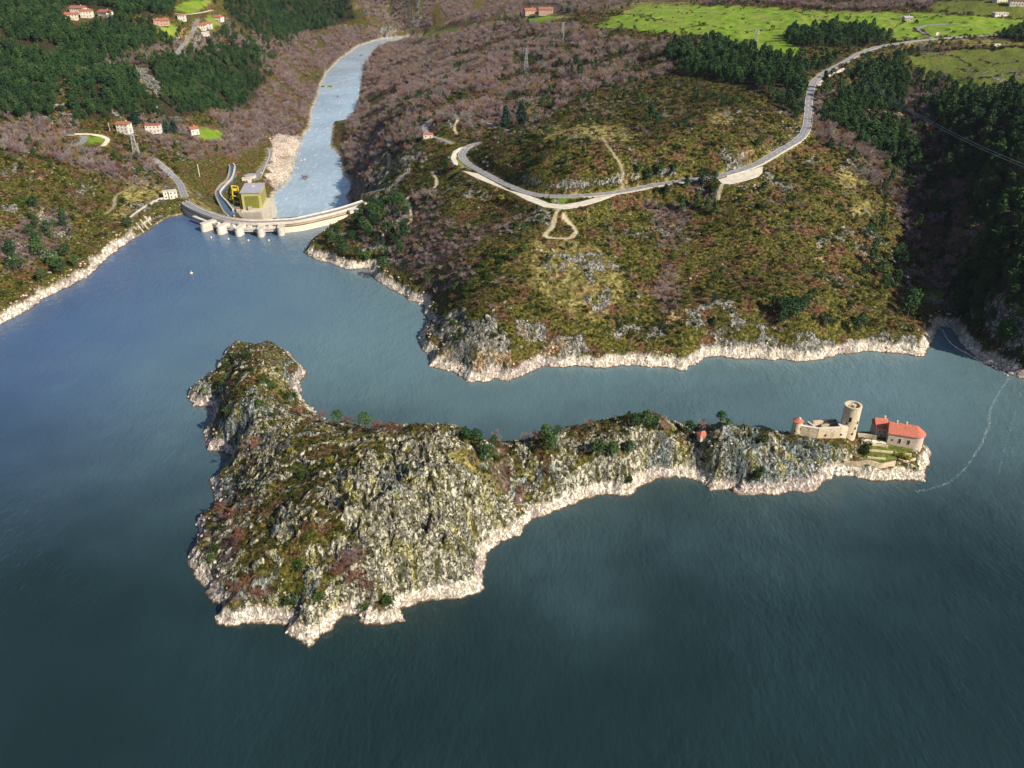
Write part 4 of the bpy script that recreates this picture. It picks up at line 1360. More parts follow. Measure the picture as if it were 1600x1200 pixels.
PINES_PX = [(520,384,7.5),(533,392,8),(540,402,7),(528,376,8.5),(512,379,5),(550,380,6.5),(574,368,8),(566,360,7),(586,340,8),(578,330,7),(598,334,9),(612,330,8),(627,328,9),(634,335,7),(560,410,7.5),(574,412,6.5),(600,426,8),(617,384,6),(697,266,7),
 (840,104,8),(873,104,8),(884,110,7),(900,108,12),(906,124,12),(893,118,9),(930,106,9),(860,148,8),(868,142,7),(920,162,7),(912,158,6),(996,164,9),(1006,164,8),(1017,188,11),(1008,200,9),(1026,202,10),(1183,234,8),
 (1012,282,8),(1030,276,9),(1040,306,7),(1072,296,8),(1097,294,11),(1113,292,9),(1065,330,9),(1087,324,9),(1104,330,8),(1116,338,8),(998,272,7),(1052,274,7),
 (1297,232,7),(1332,250,8),(1385,272,10),(1391,290,10),(1417,300,10),(1380,304,8),(1434,336,10),(1452,330,9),(1432,360,10),(1375,362,10),(1357,374,9),(1365,396,9),(1360,418,11),(1400,414,12),(1411,424,11),(1376,434,10),(1350,432,7),
 (1380,458,10),(1400,446,9),(1425,486,12),(1417,496,11),(1325,490,7),(1264,478,9),(1256,486,8),(1222,494,10),(1235,498,10),(1245,494,9),(1208,486,8),(1220,508,8),(1290,512,7),(1335,524,9),(1345,510,7),
 (100,346,7),(103,362,8),(87,420,9),(97,430,8),(60,388,8),(63,402,9),(50,372,7),(20,402,8),(28,424,9),(67,442,7),(120,420,7),(103,402,7),(55,328,7),(75,366,7),(202,356,6),
 (212,196,15),(262,208,14),(272,207,13),(340,238,7),(225,245,7),(1295,108,10),(1352,98,8),(1420,110,8),(1325,86,9)]
pu = np.array(PINES_PX, float)
hx, hy, hz = hit(pu[:, 0], pu[:, 1], gz)
n_hand = len(pu)
P = np.r_[np.c_[hx, hy, hz], P]
hs = np.r_[pu[:, 2] / 10 * np.where((pu[:, 0] < 700) & (pu[:, 1] > 290), 1.55, np.where(pu[:, 2] < 13, 1.3, 1.0)), hs]
PINE_P, PINE_S = P, hs

# --- leafless trees
x, y = field(5.4, -900, 800, 430, 2300, rng)
z = gz(x, y)
u, v = pix(x, y, z)
us, vs = softpix(x, y, u, v, 1.0)
wd_ = mask_px(WOOD_PX, us, vs, 10)
fo_ = mask_px(FOREST_PX, us, vs, 6)
gap = fbm(x / 55, y / 55, 3, 421)
keep = (wd_ > 0.5) & (fo_ < 0.6) & (gap < 0.08 + 0.25 * (u < 560) + 0.3 * (u > 1400) + rng.uniform(-.25, .25, len(x))) & in_view(u, v, 40) & off_road(x, y, 3.0) & (mask_px(CLEARINGS_PX, u, v, 4) < 0.5) & (z > RIVER_Z + 3) & (mask_px(GRASS_PX, u, v, 4) < 0.4) & (mask_px(BOULDER_PX, u, v, 4) < 0.4)
dl = np.minimum(seg_dist(SHORE_L, x, y), seg_dist(SHORE_M, x, y))
keep &= dl > 13
low = (y < 640) & (u < 1400)
BARE_P = np.c_[x, y, z][keep]
BARE_S = (rng.uniform(0.55, 1.15, len(x)) * np.where(low, 0.55, 1.0))[keep]
x2, y2 = field(9, -900, 800, 440, 1500, rng)
z2 = gz(x2, y2); u2, v2 = pix(x2, y2, z2)
k2 = (fbm(x2 / 42, y2 / 42, 3, 431) + rng.normal(0, 0.1, len(x2)) > 0.20) & in_view(u2, v2, 40) & off_road(x2, y2, 4) & (z2 > 9) & (mask_px(CLEARINGS_PX, u2, v2, 4) < 0.5) & (mask_px(GRASS_PX, u2, v2, 4) < 0.3) & (mask_px(FOREST_PX, u2, v2, 4) < 0.5) & (mask_px(DRY_PX, u2, v2, 4) < 0.5)
BARE_P = np.r_[BARE_P, np.c_[x2, y2, z2][k2]]
BARE_S = np.r_[BARE_S, rng.uniform(0.3, 0.6, k2.sum())]

# --- low heather, broom and bracken on the slopes
HEATH = []
for sp, y0, y1, sc in ((2.5, 430, 620, 0.85), (3.4, 620, 860, 1.1), (5.0, 860, 1400, 1.6)):
    x, y = field(sp, -600, 620, y0, y1, rng)
    z = gz(x, y); u, v = pix(x, y, z)
    us, vs = softpix(x, y, u, v, 1.0)
    dl = np.minimum(seg_dist(SHORE_L, x, y), seg_dist(SHORE_M, x, y))
    bare = np.maximum.reduce([mask_px(GRASS_PX, us, vs, 4), mask_px(FOREST_PX, us, vs, 6), rocky(us, vs) * 0.8, mask_px(DRY_PX, us, vs, 6) * 0.72])
    pr = 0.78 - bare * 0.9 + fbm(x / 14, y / 14, 3, 441) * 0.5
    k = in_view(u, v, 10) & (rng.uniform(0, 1, len(x)) < pr) & off_road(x, y, 1.2) & (z > 8) & (dl > 12) & (mask_px(CLEARINGS_PX, u, v, 4) < 0.8)
    HEATH.append((np.c_[x, y, z - 0.15][k], np.clip(np.exp(rng.normal(-0.12, 0.5, k.sum())), 0.35, 2.6) * sc, mask_px(WOOD_PX, us, vs, 10)[k]))
HP = np.concatenate([a for a, _, _ in HEATH]); HS = np.concatenate([b for _, b, _ in HEATH]); HW = np.concatenate([c for _, _, c in HEATH])
hb = fbm(HP[:, 0] / 22, HP[:, 1] / 22, 3, 451) + HW * 0.5 + rng.normal(0, .18, len(HP)) > 0.38

x, y = field(4.2, -600, 620, 430, 1100, rng)
z = gz(x, y); u, v = pix(x, y, z)
us, vs = softpix(x, y, u, v, 1.0)
dl = np.minimum(seg_dist(SHORE_L, x, y), seg_dist(SHORE_M, x, y))
k = in_view(u, v, 10) & (fbm(x / 26, y / 26, 3, 481) + rng.normal(0, .12, len(x)) > 0.33) & off_road(x, y, 2.5) & (z > 9) & (dl > 13) & (mask_px(CLEARINGS_PX, u, v, 4) < 0.5) & (mask_px(GRASS_PX, us, vs, 4) < 0.3) & (mask_px(FOREST_PX, us, vs, 4) < 0.5) & (mask_px(DRY_PX, us, vs, 4) < 0.5)
TP = np.c_[x, y, z - 0.1][k]; TS = np.clip(np.exp(rng.normal(0.15, 0.4, k.sum())), 0.6, 2.4)

# --- island ground cover
x, y = field(1.9, -200, 225, 225, 450, rng)
z = iz(x, y); u, v = pix(x, y, z)
ih, idd, irk, ilone, _, _, _, icas = island_parts(x, y)
pr = 0.75 - np.maximum(irk, ilone) * 0.8 + fbm(x / 9, y / 9, 3, 461) * 0.5
k = (rng.uniform(0, 1, len(x)) < pr) & (idd > 9.5) & (z > 7) & (icas < 0.2)
IP = np.c_[x, y, z - 0.12][k]; IS = np.clip(np.exp(rng.normal(-0.45, 0.45, k.sum())), 0.25, 1.7)
iw = mask_px(ISL_WOOD, u, v, 12)[k]
ib = fbm(IP[:, 0] / 12, IP[:, 1] / 12, 3, 471) + iw * 0.8 + rng.normal(0, .2, len(IP)) > 0.22

BROOM = [both('broom_clump', shrub_proto(s, M_BROOM, 16, 0.22, 0.85, 6)) for s in (51, 52, 53)]
BRACK = [both('bracken_clump', shrub_proto(s, M_BROWN, 14, 0.22, 0.6, 6)) for s in (54, 55)]
SPRIG = [both('dry_bush', shrub_proto(56, M_TWIG, 16, 0.2, 0.9, 6))]


def s3(a, lo=0.8, hi=1.2):
    n = len(a)
    return np.c_[a * RNG.uniform(lo, hi, n), a * RNG.uniform(lo, hi, n), a * RNG.uniform(0.8, 1.15, n)]


scatter('heather_scrub', BROOM, HP[~hb], s3(HS[~hb]), 'low dark green heather and broom covering the mainland slopes')
scatter('gorse_thickets', [both('gorse_bush', t) for t in SHRUBS], TP, s3(TS), 'dark green gorse and juniper thickets on the heath')
scatter('bracken_scrub', BRACK, HP[hb], s3(HS[hb]), 'brown dead bracken and low bushes between the heather')
scatter('island_heather', BROOM, IP[~ib], s3(IS[~ib]), 'low green broom growing between the island rocks')
scatter('island_bracken', BRACK, IP[ib], s3(IS[ib]), 'brown bracken growing between the island rocks')


# ------------------------------------------------------------------ single trees
def tree(name, tc, loc, s, rz, label, cat, group=None, tilt=(0, 0)):
    e = bpy.data.objects.new(name, None)
    e.empty_display_size = 0.5
    COL.objects.link(e)
    e.location = loc; e.rotation_euler = (tilt[0], tilt[1], rz); e.scale = s if hasattr(s, '__len__') else (s, s, s)
    tag(e, label, cat, group)
    obj('trunk', tc[0], e); obj('crown', tc[1], e)
    return e


def place_name(u, v):
    if u < 300 and v > 235:
        return 'on the left shore slope' + (' near the picture edge' if u < 60 else ' beside the dam road' if u > 200 else ' at its brown top' if v < 290 else ' in its lower part' if v > 380 else '')
    if u < 300 and v > 180: return 'beside the white houses on the left terrace'
    if u < 420 and v < 200: return 'on the wooded slope below the hamlet'
    if u < 560 and v < 330: return 'on the river bank behind the dam'
    if v > 290 and u < 700: return 'on the rocky point beside the dam' + (' close to the shore' if v > 395 else ' next to the dam end' if u < 600 else ' by the footpath' if u < 660 else ' below the road bend')
    if u > 1425 and v > 130:
        a = 'just above the cove shore' if v > 470 else 'low' if v > 410 else 'halfway up' if v > 340 else 'under the pale cables' if v > 260 else 'high up' if v > 200 else 'at the top below the olive field'
        return a + (' at the right picture edge' if u > 1575 else ' in the dense right hand pines' if u > 1530 else ' beside the leafless valley floor' if u > 1470 else ' on the right valley floor')
    if u > 1280 and v > 200: return 'on the peninsula right flank' + (' near the cove' if v > 430 else ' at mid height' if v > 330 else ' near the road' if v < 260 else ' in its upper half')
    if u > 1200 and v > 300: return 'on the heath face above the narrow channel'
    if u > 1260 and v < 230: return 'in the wood below the upper road' + (' beside the olive field' if u > 1400 else ' along the road' if u < 1310 else '')
    if v < 85: return 'around the bright green fields'
    if u > 1040 and v < 200: return 'in the pine plantation left of the upper road'
    if v < 215: return 'on the heath behind the road bend' + (' near the cedars' if 700 < u < 860 else ' at the river gorge' if u < 700 else '')
    if v < 330: return 'along the road on the heath hill' + (' right of the gravel layby' if u > 1000 else '')
    return 'on the heath below the layby' + (' in the brown gully' if 1000 < u < 1090 else '')


def pick_300(P, s, ht, n=300, forced=0):
    u, v = pix(P[:, 0], P[:, 1], P[:, 2])
    depth = P[:, 1] * CT - (P[:, 2] - H) * ST
    size = s / depth
    ok = in_view(u, v - 4, -6) & seen(P, s * ht * 0.6)
    score = np.where(ok, size, -1)
    score[:forced] += 10
    o = np.argsort(-score)[:n]
    m = np.zeros(len(P), bool); m[o] = True
    return m, u, v


m, u, v = pick_300(PINE_P, PINE_S, 10, 298, n_hand)
for i in np.where(m)[0]:
    loc = Vector(PINE_P[i]) - Vector((0, 0, 0.1))
    s = float(PINE_S[i])
    hand = i < n_hand
    tc = (ROUND_PINES[i % 3] if (u[i] < 700 and v[i] > 290) or (300 < v[i] and 1190 < u[i] < 1430) else PINES[i % len(PINES)])
    if hand and pu[i, 2] > 12.5: tc = CEDARS[i % 2]
    w = 1.0 + 0.3 * random.random()
    pn = place_name(u[i], v[i])
    sz = 'very tall' if s > 1.4 else 'tall' if s > 1.1 else 'tiny' if s < 0.5 else 'small' if s < 0.75 else 'medium sized'
    sh = 'broad' if w > 1.15 else 'slender'
    lab = f'{sz} {sh} pine {pn}'
    if len(lab.split()) > 16: lab = f'{sz} pine {pn}'
    tree('pine_tree', tc, loc, (s * w, s * w, s), random.random() * 6.28, lab, 'tree', 'pines: ' + lab)
rest = ~m
scatter('pine_forest', [both('pine', t) for t in PINES + ROUND_PINES], PINE_P[rest], s3(PINE_S[rest], 0.95, 1.2), 'dark green pine woods over the far slopes and plateau')

for (pu_, pv_, hh, i) in ((791, 197, 19, 0), (815, 194, 19, 1)):
    a = spot(pu_, pv_)
    tree('cedar_tree', CEDARS[i], (a[0], a[1], a[2] - 0.2), (hh / 10 * 0.95, hh / 10 * 0.95, hh / 10), i * 1.7,
         ['broad bluish cedar on the brown heath, left one of the touching pair', 'broad bluish cedar on the brown heath, right one of the touching pair'][i], 'tree', 'pair of cedars behind the heath hill')

m, u, v = pick_300(BARE_P, BARE_S, 7, 290)
for i in np.where(m)[0]:
    s = float(BARE_S[i])
    k = i % len(BARES)
    pn = place_name(u[i], v[i])
    cn = ('brown', 'brown', 'brown', 'grey', 'reddish', 'grey', 'ochre')[k]
    sz = 'tall' if s > 1.0 else 'large' if s > 0.85 else 'small' if s < 0.5 else 'medium sized'
    w = random.uniform(1.0, 1.35)
    sh = 'spreading' if w > 1.17 else 'upright'
    lab = f'{sz} {sh} {cn} bare tree {pn}'
    if len(lab.split()) > 16: lab = f'{sz} {cn} bare tree {pn}'
    tree('bare_tree', BARES[k], Vector(BARE_P[i]), (s * w, s * w, s), random.random() * 6.28, lab, 'tree', 'bare trees: ' + lab)
rest = ~m
scatter('leafless_woodland', [both('bare', t) for t in BARES], BARE_P[rest], s3(BARE_S[rest], 1.0, 1.3), 'leafless purple brown woodland over the hills and river banks')

# --- bushes and trees of the island, one by one
ISLAND_BUSHES = [  # photo pixel of the foot, size in metres, kind, words
 (386,556,3.2,'g','dark green bush at the top of the island knob'),(363,558,3.6,'g','large dark bush on the upper left edge of the island knob'),(353,572,3.0,'g','dark bush on the left edge of the knob below the largest bush'),
 (350,598,3.6,'g','round dark bush above the pale rock spur on the knob'),(393,580,2.6,'g','small green bush in the middle of the island knob'),(412,596,3.4,'g','green bush on the lower knob left of a taller one'),
 (425,606,3.6,'g','tallest green bush on the lower part of the knob'),(448,622,3.2,'g','dark bush beside the pale right shore of the knob'),(459,620,2.6,'g','small dark bush nearest the pale right shore of the knob'),
 (357,646,3.4,'g','dark bush wedged between grey rocks left of the neck'),(405,632,2.8,'g','dark bush above the grey slab on the neck'),(412,672,2.2,'g','small green bush at the foot of the neck rocks'),
 (528,662,3.6,'p','bright green pine bush on the back edge of the neck'),(571,668,3.8,'p','lone upright green pine on the back edge before the dome'),
 (471,745,3.2,'g','dark green bush on the heath left of the pale dome'),(455,705,2.0,'y','yellow green bush on top of the island heath'),(515,720,2.4,'y','bright yellow green bush left above the pale dome'),
 (728,692,3.6,'p','green bush on the crest right of the dome'),(744,694,3.8,'p','tall green bush on the crest right of the dome'),(752,710,3.6,'p','dark green bush just below the crest right of the dome'),(760,722,4.2,'p','largest dark green bush in the row down from the crest'),
 (775,722,3.0,'g','small dark bush beside the brown gully'),(772,696,2.8,'p','low green bush above the brown gully'),
 (853,690,4.4,'p','tall green tree left on the ridge beyond the gully'),(862,704,4.0,'p','dark green tree below the tall one beyond the gully'),(870,680,2.6,'p','small round green bush on the ridge crest beyond the gully'),
 (934,712,4.4,'p','tall dark tree on the ridge face, left of three'),(957,716,4.4,'p','broad dark tree on the ridge face, middle of three'),(981,712,3.8,'p','dark tree on the ridge face, right of three'),
 (993,668,3.6,'p','green tree on the ridge crest, left of the bushy group'),(1010,668,4.4,'p','largest green tree on the ridge crest in the bushy group'),(1022,670,3.2,'p','low green tree ending the bushy group on the crest'),
 (1075,682,4.2,'p','narrow upright dark tree left of the red roofed hut'),(1125,662,3.4,'p','green bush on top of the tall grey rock'),(1136,668,2.4,'p','small green bush behind the top of the tall grey rock'),
 (1190,690,3.6,'g','round dark bush in the notch left of the castle'),(1185,742,4.2,'g','large dark bush at the foot of the castle rock'),(1178,748,2.6,'g','smaller dark bush beside the one under the castle rock'),
 (980,752,3.4,'g','dark green bush on the low path above the pale shore'),(1262,700,2.0,'g','small bush growing under the castle curtain wall'),
 (466,888,3.4,'g','dark green bush in the middle of the front slope'),(456,942,3.4,'g','dark green bush above the front point shore'),(500,934,3.0,'g','green bush beside the pale rocks above the front point'),
 (570,950,2.8,'g','dark bush on the shore between two pale coves'),(607,940,3.0,'g','dark bush above the pale rock shelf at the front'),(335,858,2.6,'g','green bush on the front left edge, upper of two'),(333,874,2.4,'g','green bush on the front left edge, lower of two'),
 (345,826,2.0,'g','small green bush at the left edge of the heath slope'),(1355,700,3.4,'g','dark bush on the garden terrace under the tower'),(1350,708,3.0,'g','dark bush at the left end of the garden terraces'),
 (1408,714,2.8,'y','yellow green bush below the chapel'),(1420,718,2.0,'y','small yellow bush at the chapel corner'),(1272,676,1.6,'y','yellow bush inside the ruined castle yard'),
 (776,690,3.4,'k','pale pink leafless bush on the skyline above the gully'),(820,690,3.2,'k','pink leafless bush on the crest left of a tall green tree'),(838,688,4.0,'k','taller pink leafless bush touching the tall green tree'),
 (920,668,3.2,'k','reddish pink leafless bush on the ridge skyline'),(1038,672,4.0,'k','pale pink leafless tree right of the bushy group'),(1097,668,3.2,'k','pale leafless bush above the red roofed hut'),
 (552,912,6.0,'r','large red brown leafless tree at the foot of the pale dome'),(575,920,4.0,'r','smaller red brown tree right below the large leafless one'),(535,895,3.6,'r','low red brown bush left of the large leafless tree'),
 (396,705,4.6,'r','rust coloured leafless tree on the neck'),(362,812,4.0,'r','rust coloured bush near the left shore'),(345,800,3.4,'r','low rust bush nearest the left cove'),(375,845,3.4,'r','rust bush at the left of the front heath'),
 (500,655,3.4,'r','brown leafless bush starting the thicket on the back edge'),(545,664,3.4,'r','brown leafless bush between the two green pines'),(590,672,3.4,'r','brown leafless bush right of the upright pine'),(612,676,3.4,'r','brown leafless bush at the right end of the thicket'),(470,648,3.6,'r','brown thicket bush where the neck meets the knob'),
 (800,745,3.0,'r','dark brown bush in the gully'),(815,770,3.2,'r','dark brown bush low in the gully'),(370,925,3.4,'r','brown bush above the front left shore'),(405,935,3.6,'r','ochre brown bush above the long front shore'),(455,585,3.2,'r','rust bush on the right edge of the knob'),
]
ib_u = np.array([(b[0], b[1]) for b in ISLAND_BUSHES], float)
bx_, by_, bz_ = hit(ib_u[:, 0], ib_u[:, 1], iz, 250.0, 700.0)
for (pu_, pv_, sz, kd, lab), a, b, c in zip(ISLAND_BUSHES, bx_, by_, bz_):
    i = random.randrange(3); sz *= 1.6
    loc = (a, b, c - 0.1)
    rz = random.random() * 6.28
    if kd == 'g': tree('evergreen_bush', SHRUBS[i], loc, (sz * .5, sz * .5, sz * .48), rz, lab, 'bush', 'green bushes and trees on the island')
    elif kd == 'y': tree('yellow_bush', YELLOWS[0], loc, (sz * .5, sz * .5, sz * .42), rz, lab, 'bush', 'yellow bushes on the island')
    elif kd == 'p': tree('island_pine', ROUND_PINES[i], loc, (sz * .17, sz * .17, sz * .13), rz, lab, 'tree', 'green bushes and trees on the island')
    elif kd == 'k': tree('pink_leafless_bush', PINKS[i % 2], loc, (sz * .15, sz * .15, sz * .125), rz, lab, 'bush', 'leafless bushes on the island')
    else: tree('brown_leafless_bush', REDS[i % 2], loc, (sz * .18, sz * .18, sz * .125), rz, lab, 'bush', 'leafless bushes on the island')


# ------------------------------------------------------------------ materials of built things
def asphalt(name, rgb):
    t = NT(name)
    P = t.coord()
    n = t.noise(P, 0.25, 5, 0.7); n2 = t.noise(P, 2.2, 3)
    c = t.mix(t.mapr(n, 0.3, 0.7), tuple(k * 0.78 for k in rgb), tuple(k * 1.2 for k in rgb))
    t.color(t.mix(t.math('MULTIPLY', n2, 0.4), c, tuple(k * 0.7 for k in rgb)))
    t.b.inputs['Roughness'].default_value = 0.85
    return t.m


def masonry(name, rgb, rgb2, scale=1.4):
    t = NT(name)
    P = t.coord()
    v = t.voro(t.scaled(P, (1, 1, 1.8)), scale, 'F1', 'Color')
    sp = t.n('ShaderNodeSeparateColor'); t.link(v, sp.inputs[0])
    c = t.mix(sp.outputs[0], rgb, rgb2)
    e = t.voro(t.scaled(P, (1, 1, 1.8)), scale, 'DISTANCE_TO_EDGE')
    c = t.mix(t.mapr(e, 0.0, 0.06, 0.45, 0.0), c, tuple(k * 0.55 for k in rgb))
    st = t.noise(t.scaled(P, (1, 1, 0.3)), 0.35, 5, 0.7)
    c = t.mix(t.mapr(st, 0.5, 0.7, 0, 0.6), c, tuple(k * 0.5 for k in rgb))
    t.color(c)
    t.bump(t.math('ADD', e, t.noise(P, 3, 4)), 0.5, 0.15)
    return t.m


def tiles(name, rgb):
    t = NT(name)
    P = t.coord()
    n = t.noise(P, 1.6, 5, 0.75); n2 = t.noise(P, 0.3, 3)
    c = t.mix(t.mapr(n, 0.3, 0.7), tuple(k * 0.65 for k in rgb), tuple(min(1, k * 1.25) for k in rgb))
    t.color(t.mix(t.mapr(n2, 0.5, 0.7, 0, 0.4), c, (rgb[0] * 0.6, rgb[1] * 0.9, rgb[2] * 0.8)))
    w = t.n('ShaderNodeTexWave', wave_type='BANDS', bands_direction='X')
    t.link(P, w.inputs['Vector']); w.inputs['Scale'].default_value = 3.0
    t.bump(t.math('ADD', w.outputs['Fac'], n), 0.5, 0.1)
    return t.m


M_ROAD = asphalt('weathered_asphalt', (0.23, 0.23, 0.255))
M_GRAVEL = asphalt('pale_gravel', (0.62, 0.57, 0.48))
M_LINE = plain('road_paint', (0.72, 0.72, 0.70), 0.7, 0.12)
M_CONC = plain('concrete', (0.50, 0.46, 0.40), 0.85, 0.16, 0.5, bump=0.2)
M_CONCW = plain('pale_concrete', (0.56, 0.515, 0.45), 0.85, 0.20, 0.4, bump=0.2)
M_CONCD = plain('stained_concrete', (0.34, 0.30, 0.25), 0.9, 0.3, 0.5, bump=0.2)
M_STEELD = plain('dark_gate_steel', (0.05, 0.07, 0.11), 0.5, 0.25, 0.8, spec=0.5)
M_STEEL = plain('galvanised_steel', (0.42, 0.43, 0.45), 0.5, 0.15, 2.0, spec=0.5, metal=0.4)
M_YELL = plain('yellow_paint', (0.62, 0.50, 0.03), 0.6, 0.15, 0.7)
M_OLIVE = plain('olive_cladding', (0.17, 0.18, 0.03), 0.6, 0.2, 0.6)
M_YWALL = plain('ochre_wall', (0.40, 0.36, 0.16), 0.8, 0.2, 0.5)
M_FLAT = plain('grey_roof_felt', (0.33, 0.33, 0.40), 0.8, 0.14, 0.3)
M_WHITE = plain('white_render', (0.64, 0.60, 0.54), 0.85, 0.14, 0.6)
M_CREAM = plain('cream_render', (0.66, 0.56, 0.44), 0.85, 0.12, 0.6)
M_PINKW = plain('pink_render', (0.50, 0.34, 0.26), 0.85, 0.14, 0.6)
M_TILE = tiles('red_roof_tiles', (0.34, 0.125, 0.085))
M_TILEB = tiles('bright_roof_tiles', (0.50, 0.16, 0.11))
M_STONE = masonry('castle_stone', (0.46, 0.36, 0.24), (0.66, 0.55, 0.40))
M_STONEC = masonry('chapel_stone', (0.40, 0.32, 0.26), (0.58, 0.48, 0.40))
M_STONED = masonry('terrace_stone', (0.30, 0.25, 0.18), (0.48, 0.42, 0.33))
M_GLASS = plain('dark_window_glass', (0.02, 0.022, 0.025), 0.15, 0.3, 1.0, spec=0.6)
M_DARK = plain('dark_opening', (0.018, 0.016, 0.014), 0.9, 0.2)
M_WOODP = plain('weathered_wood', (0.22, 0.17, 0.12), 0.85, 0.2, 2.0)
M_RUST = plain('rusty_steel', (0.22, 0.10, 0.06), 0.85, 0.3, 1.0)
M_BRASS = plain('lamp_white', (0.75, 0.75, 0.75), 0.5, 0.05)


# ------------------------------------------------------------------ shape helpers
class MB:
    def __init__(s): s.v = []; s.f = []

    def add(s, V, F):
        o = len(s.v)
        s.v += [tuple(map(float, p)) for p in V]
        s.f += [tuple(int(i) + o for i in f) for f in F]
        return s

    def box(s, c, size, rz=0.0, taper=1.0):
        x, y, z = [k / 2 for k in size]
        ca, sa = math.cos(rz), math.sin(rz)
        V = []
        for k, (a, b, d) in enumerate([(-x, -y, -z), (x, -y, -z), (x, y, -z), (-x, y, -z), (-x, -y, z), (x, -y, z), (x, y, z), (-x, y, z)]):
            if k > 3: a *= taper; b *= taper
            V.append((c[0] + a * ca - b * sa, c[1] + a * sa + b * ca, c[2] + d))
        return s.add(V, [(0, 3, 2, 1), (4, 5, 6, 7), (0, 1, 5, 4), (1, 2, 6, 5), (2, 3, 7, 6), (3, 0, 4, 7)])

    def bar(s, a, b, w, sides=4):
        V, F = tube([a, b], w, w, sides)
        s.add(V, F)
        n = sides
        return s.add(V, [tuple(range(n))[::-1], tuple(range(n, 2 * n))])

    def cyl(s, c, r0, r1, h, n=20, cap=True, a0=0.0, a1=2 * math.pi):
        full = abs(a1 - a0 - 2 * math.pi) < 1e-6
        m = n if full else n + 1
        V = []
        for k in range(m):
            q = a0 + (a1 - a0) * k / n
            V.append((c[0] + r0 * math.cos(q), c[1] + r0 * math.sin(q), c[2]))
        for k in range(m):
            q = a0 + (a1 - a0) * k / n
            V.append((c[0] + r1 * math.cos(q), c[1] + r1 * math.sin(q), c[2] + h))
        F = [(k, (k + 1) % m, m + (k + 1) % m, m + k) for k in range(n)]
        if cap:
            F += [tuple(range(m))[::-1], tuple(range(m, 2 * m))]
        return s.add(V, F)

    def sweep(s, line, prof, closed_ends=True):
        """profile (offset to the right of the line, z) swept along x, y, z points"""
        p = np.asarray(line, float); n = len(p); m = len(prof)
        V = []
        for i in range(n):
            t = p[min(i + 1, n - 1), :2] - p[max(i - 1, 0), :2]
            t = t / (np.linalg.norm(t) + 1e-9)
            nx, ny = t[1], -t[0]
            for k, z in prof:
                V.append((p[i, 0] + nx * k, p[i, 1] + ny * k, p[i, 2] + z))
        F = [(i * m + j, i * m + (j + 1) % m, (i + 1) * m + (j + 1) % m, (i + 1) * m + j) for i in range(n - 1) for j in range(m)]
        if closed_ends:
            F += [tuple(range(m)), tuple(range((n - 1) * m, n * m))[::-1]]
        return s.add(V, F)

    def build(s, name, mat, parent=None, smooth=False):
        me = bpy.data.meshes.new(name)
        me.from_pydata(s.v, [], s.f)
        me.materials.append(mat)
        import bmesh
        bm = bmesh.new(); bm.from_mesh(me)
        bmesh.ops.recalc_face_normals(bm, faces=bm.faces)
        bm.to_mesh(me); bm.free()
        if smooth:
            me.polygons.foreach_set('use_smooth', [True] * len(me.polygons))
        return obj(name, me, parent)


def thing(name, label, cat, loc=(0, 0, 0), rz=0.0, group=None):
    e = bpy.data.objects.new(name, None)
    COL.objects.link(e)
    e.location = loc; e.rotation_euler = (0, 0, rz)
    return tag(e, label, cat, group)


# ------------------------------------------------------------------ carriageways
def strip(name, c, wd, mat, lift=0.22, lines=None):
    hw = wd / 2
    o = MB().sweep(c, [(-hw - 0.7, lift - 1.6), (-hw, lift), (hw, lift), (hw + 0.7, lift - 1.6)]).build(name, mat)
    tag(o, kind='structure')
    if lines:
        b = MB()
        p = np.asarray(c, float)
        seg = np.r_[0, np.cumsum(np.linalg.norm(np.diff(p[:, :2], axis=0), axis=1))]
        on = 0.0
        while on + 3 < seg[-1]:
            q = np.array([[np.interp(on + k, seg, p[:, j]) for j in range(3)] for k in (0, 1.5, 3.0)])
            b.sweep(q, [(-0.11, lift + 0.004), (-0.11, lift + 0.03), (0.11, lift + 0.03), (0.11, lift + 0.004)])
            on += 8.0
        b.build('centre_line', M_LINE, o)
        for sg in (-1, 1):
            MB().sweep(p, [(sg * (hw - 0.35) - 0.1, lift + 0.004), (sg * (hw - 0.35) - 0.1, lift + 0.028), (sg * (hw - 0.35) + 0.1, lift + 0.028), (sg * (hw - 0.35) + 0.1, lift + 0.004)]).build('edge_line', M_LINE, o)
    return o


for nm in ROADS:
    c, wd = _cent[nm]
    strip(nm, c, wd, M_ROAD if 'lane' not in nm else M_GRAVEL, 0.26 if nm != 'main_road' else 0.3, nm in ('main_road', 'dam_road'))
for nm, poly in LAY_W.items():
    c, wd = _cent['main_road']
    _, zr = seg_dist(c[:, :2], poly[:, 0], poly[:, 1], par=c[:, 2])
    n = len(poly)
    V = [(x, y, z + 0.2) for (x, y, _), z in zip(poly, zr)] + [(x, y, z - 2.2) for (x, y, _), z in zip(poly, zr)]
    F = [tuple(range(n))] + [(i, (i + 1) % n, n + (i + 1) % n, n + i) for i in range(n)]
    tag(MB().add(V, F).build(nm, M_GRAVEL), kind='structure')


# low roadside wall on the outer edge of the climb
def roadside_wall(a, b, side, name, label, mat, hgt=0.8):
    c, wd = _cent['main_road']
    i0 = np.argmin(np.hypot(*(pix(c[:, 0], c[:, 1], c[:, 2])[k] - a[k] for k in (0, 1)))); i1 = np.argmin(np.hypot(*(pix(c[:, 0], c[:, 1], c[:, 2])[k] - b[k] for k in (0, 1))))
    p = c[min(i0, i1):max(i0, i1) + 1]
    k = side * (wd / 2 + 0.8)
    tag(MB().sweep(p, [(k - 0.3, -0.8), (k - 0.3, hgt), (k + 0.3, hgt), (k + 0.3, -0.8)]).build(name, mat), label, 'wall')


roadside_wall((1130, 275), (1262, 175), 1, 'parapet_wall', 'low pale wall along the outer edge of the climbing road', M_CONCW, 0.7)
roadside_wall((905, 306), (1070, 282), 1, 'kerb_wall', 'low kerb wall along the road above the heath face', M_CONC, 0.5)


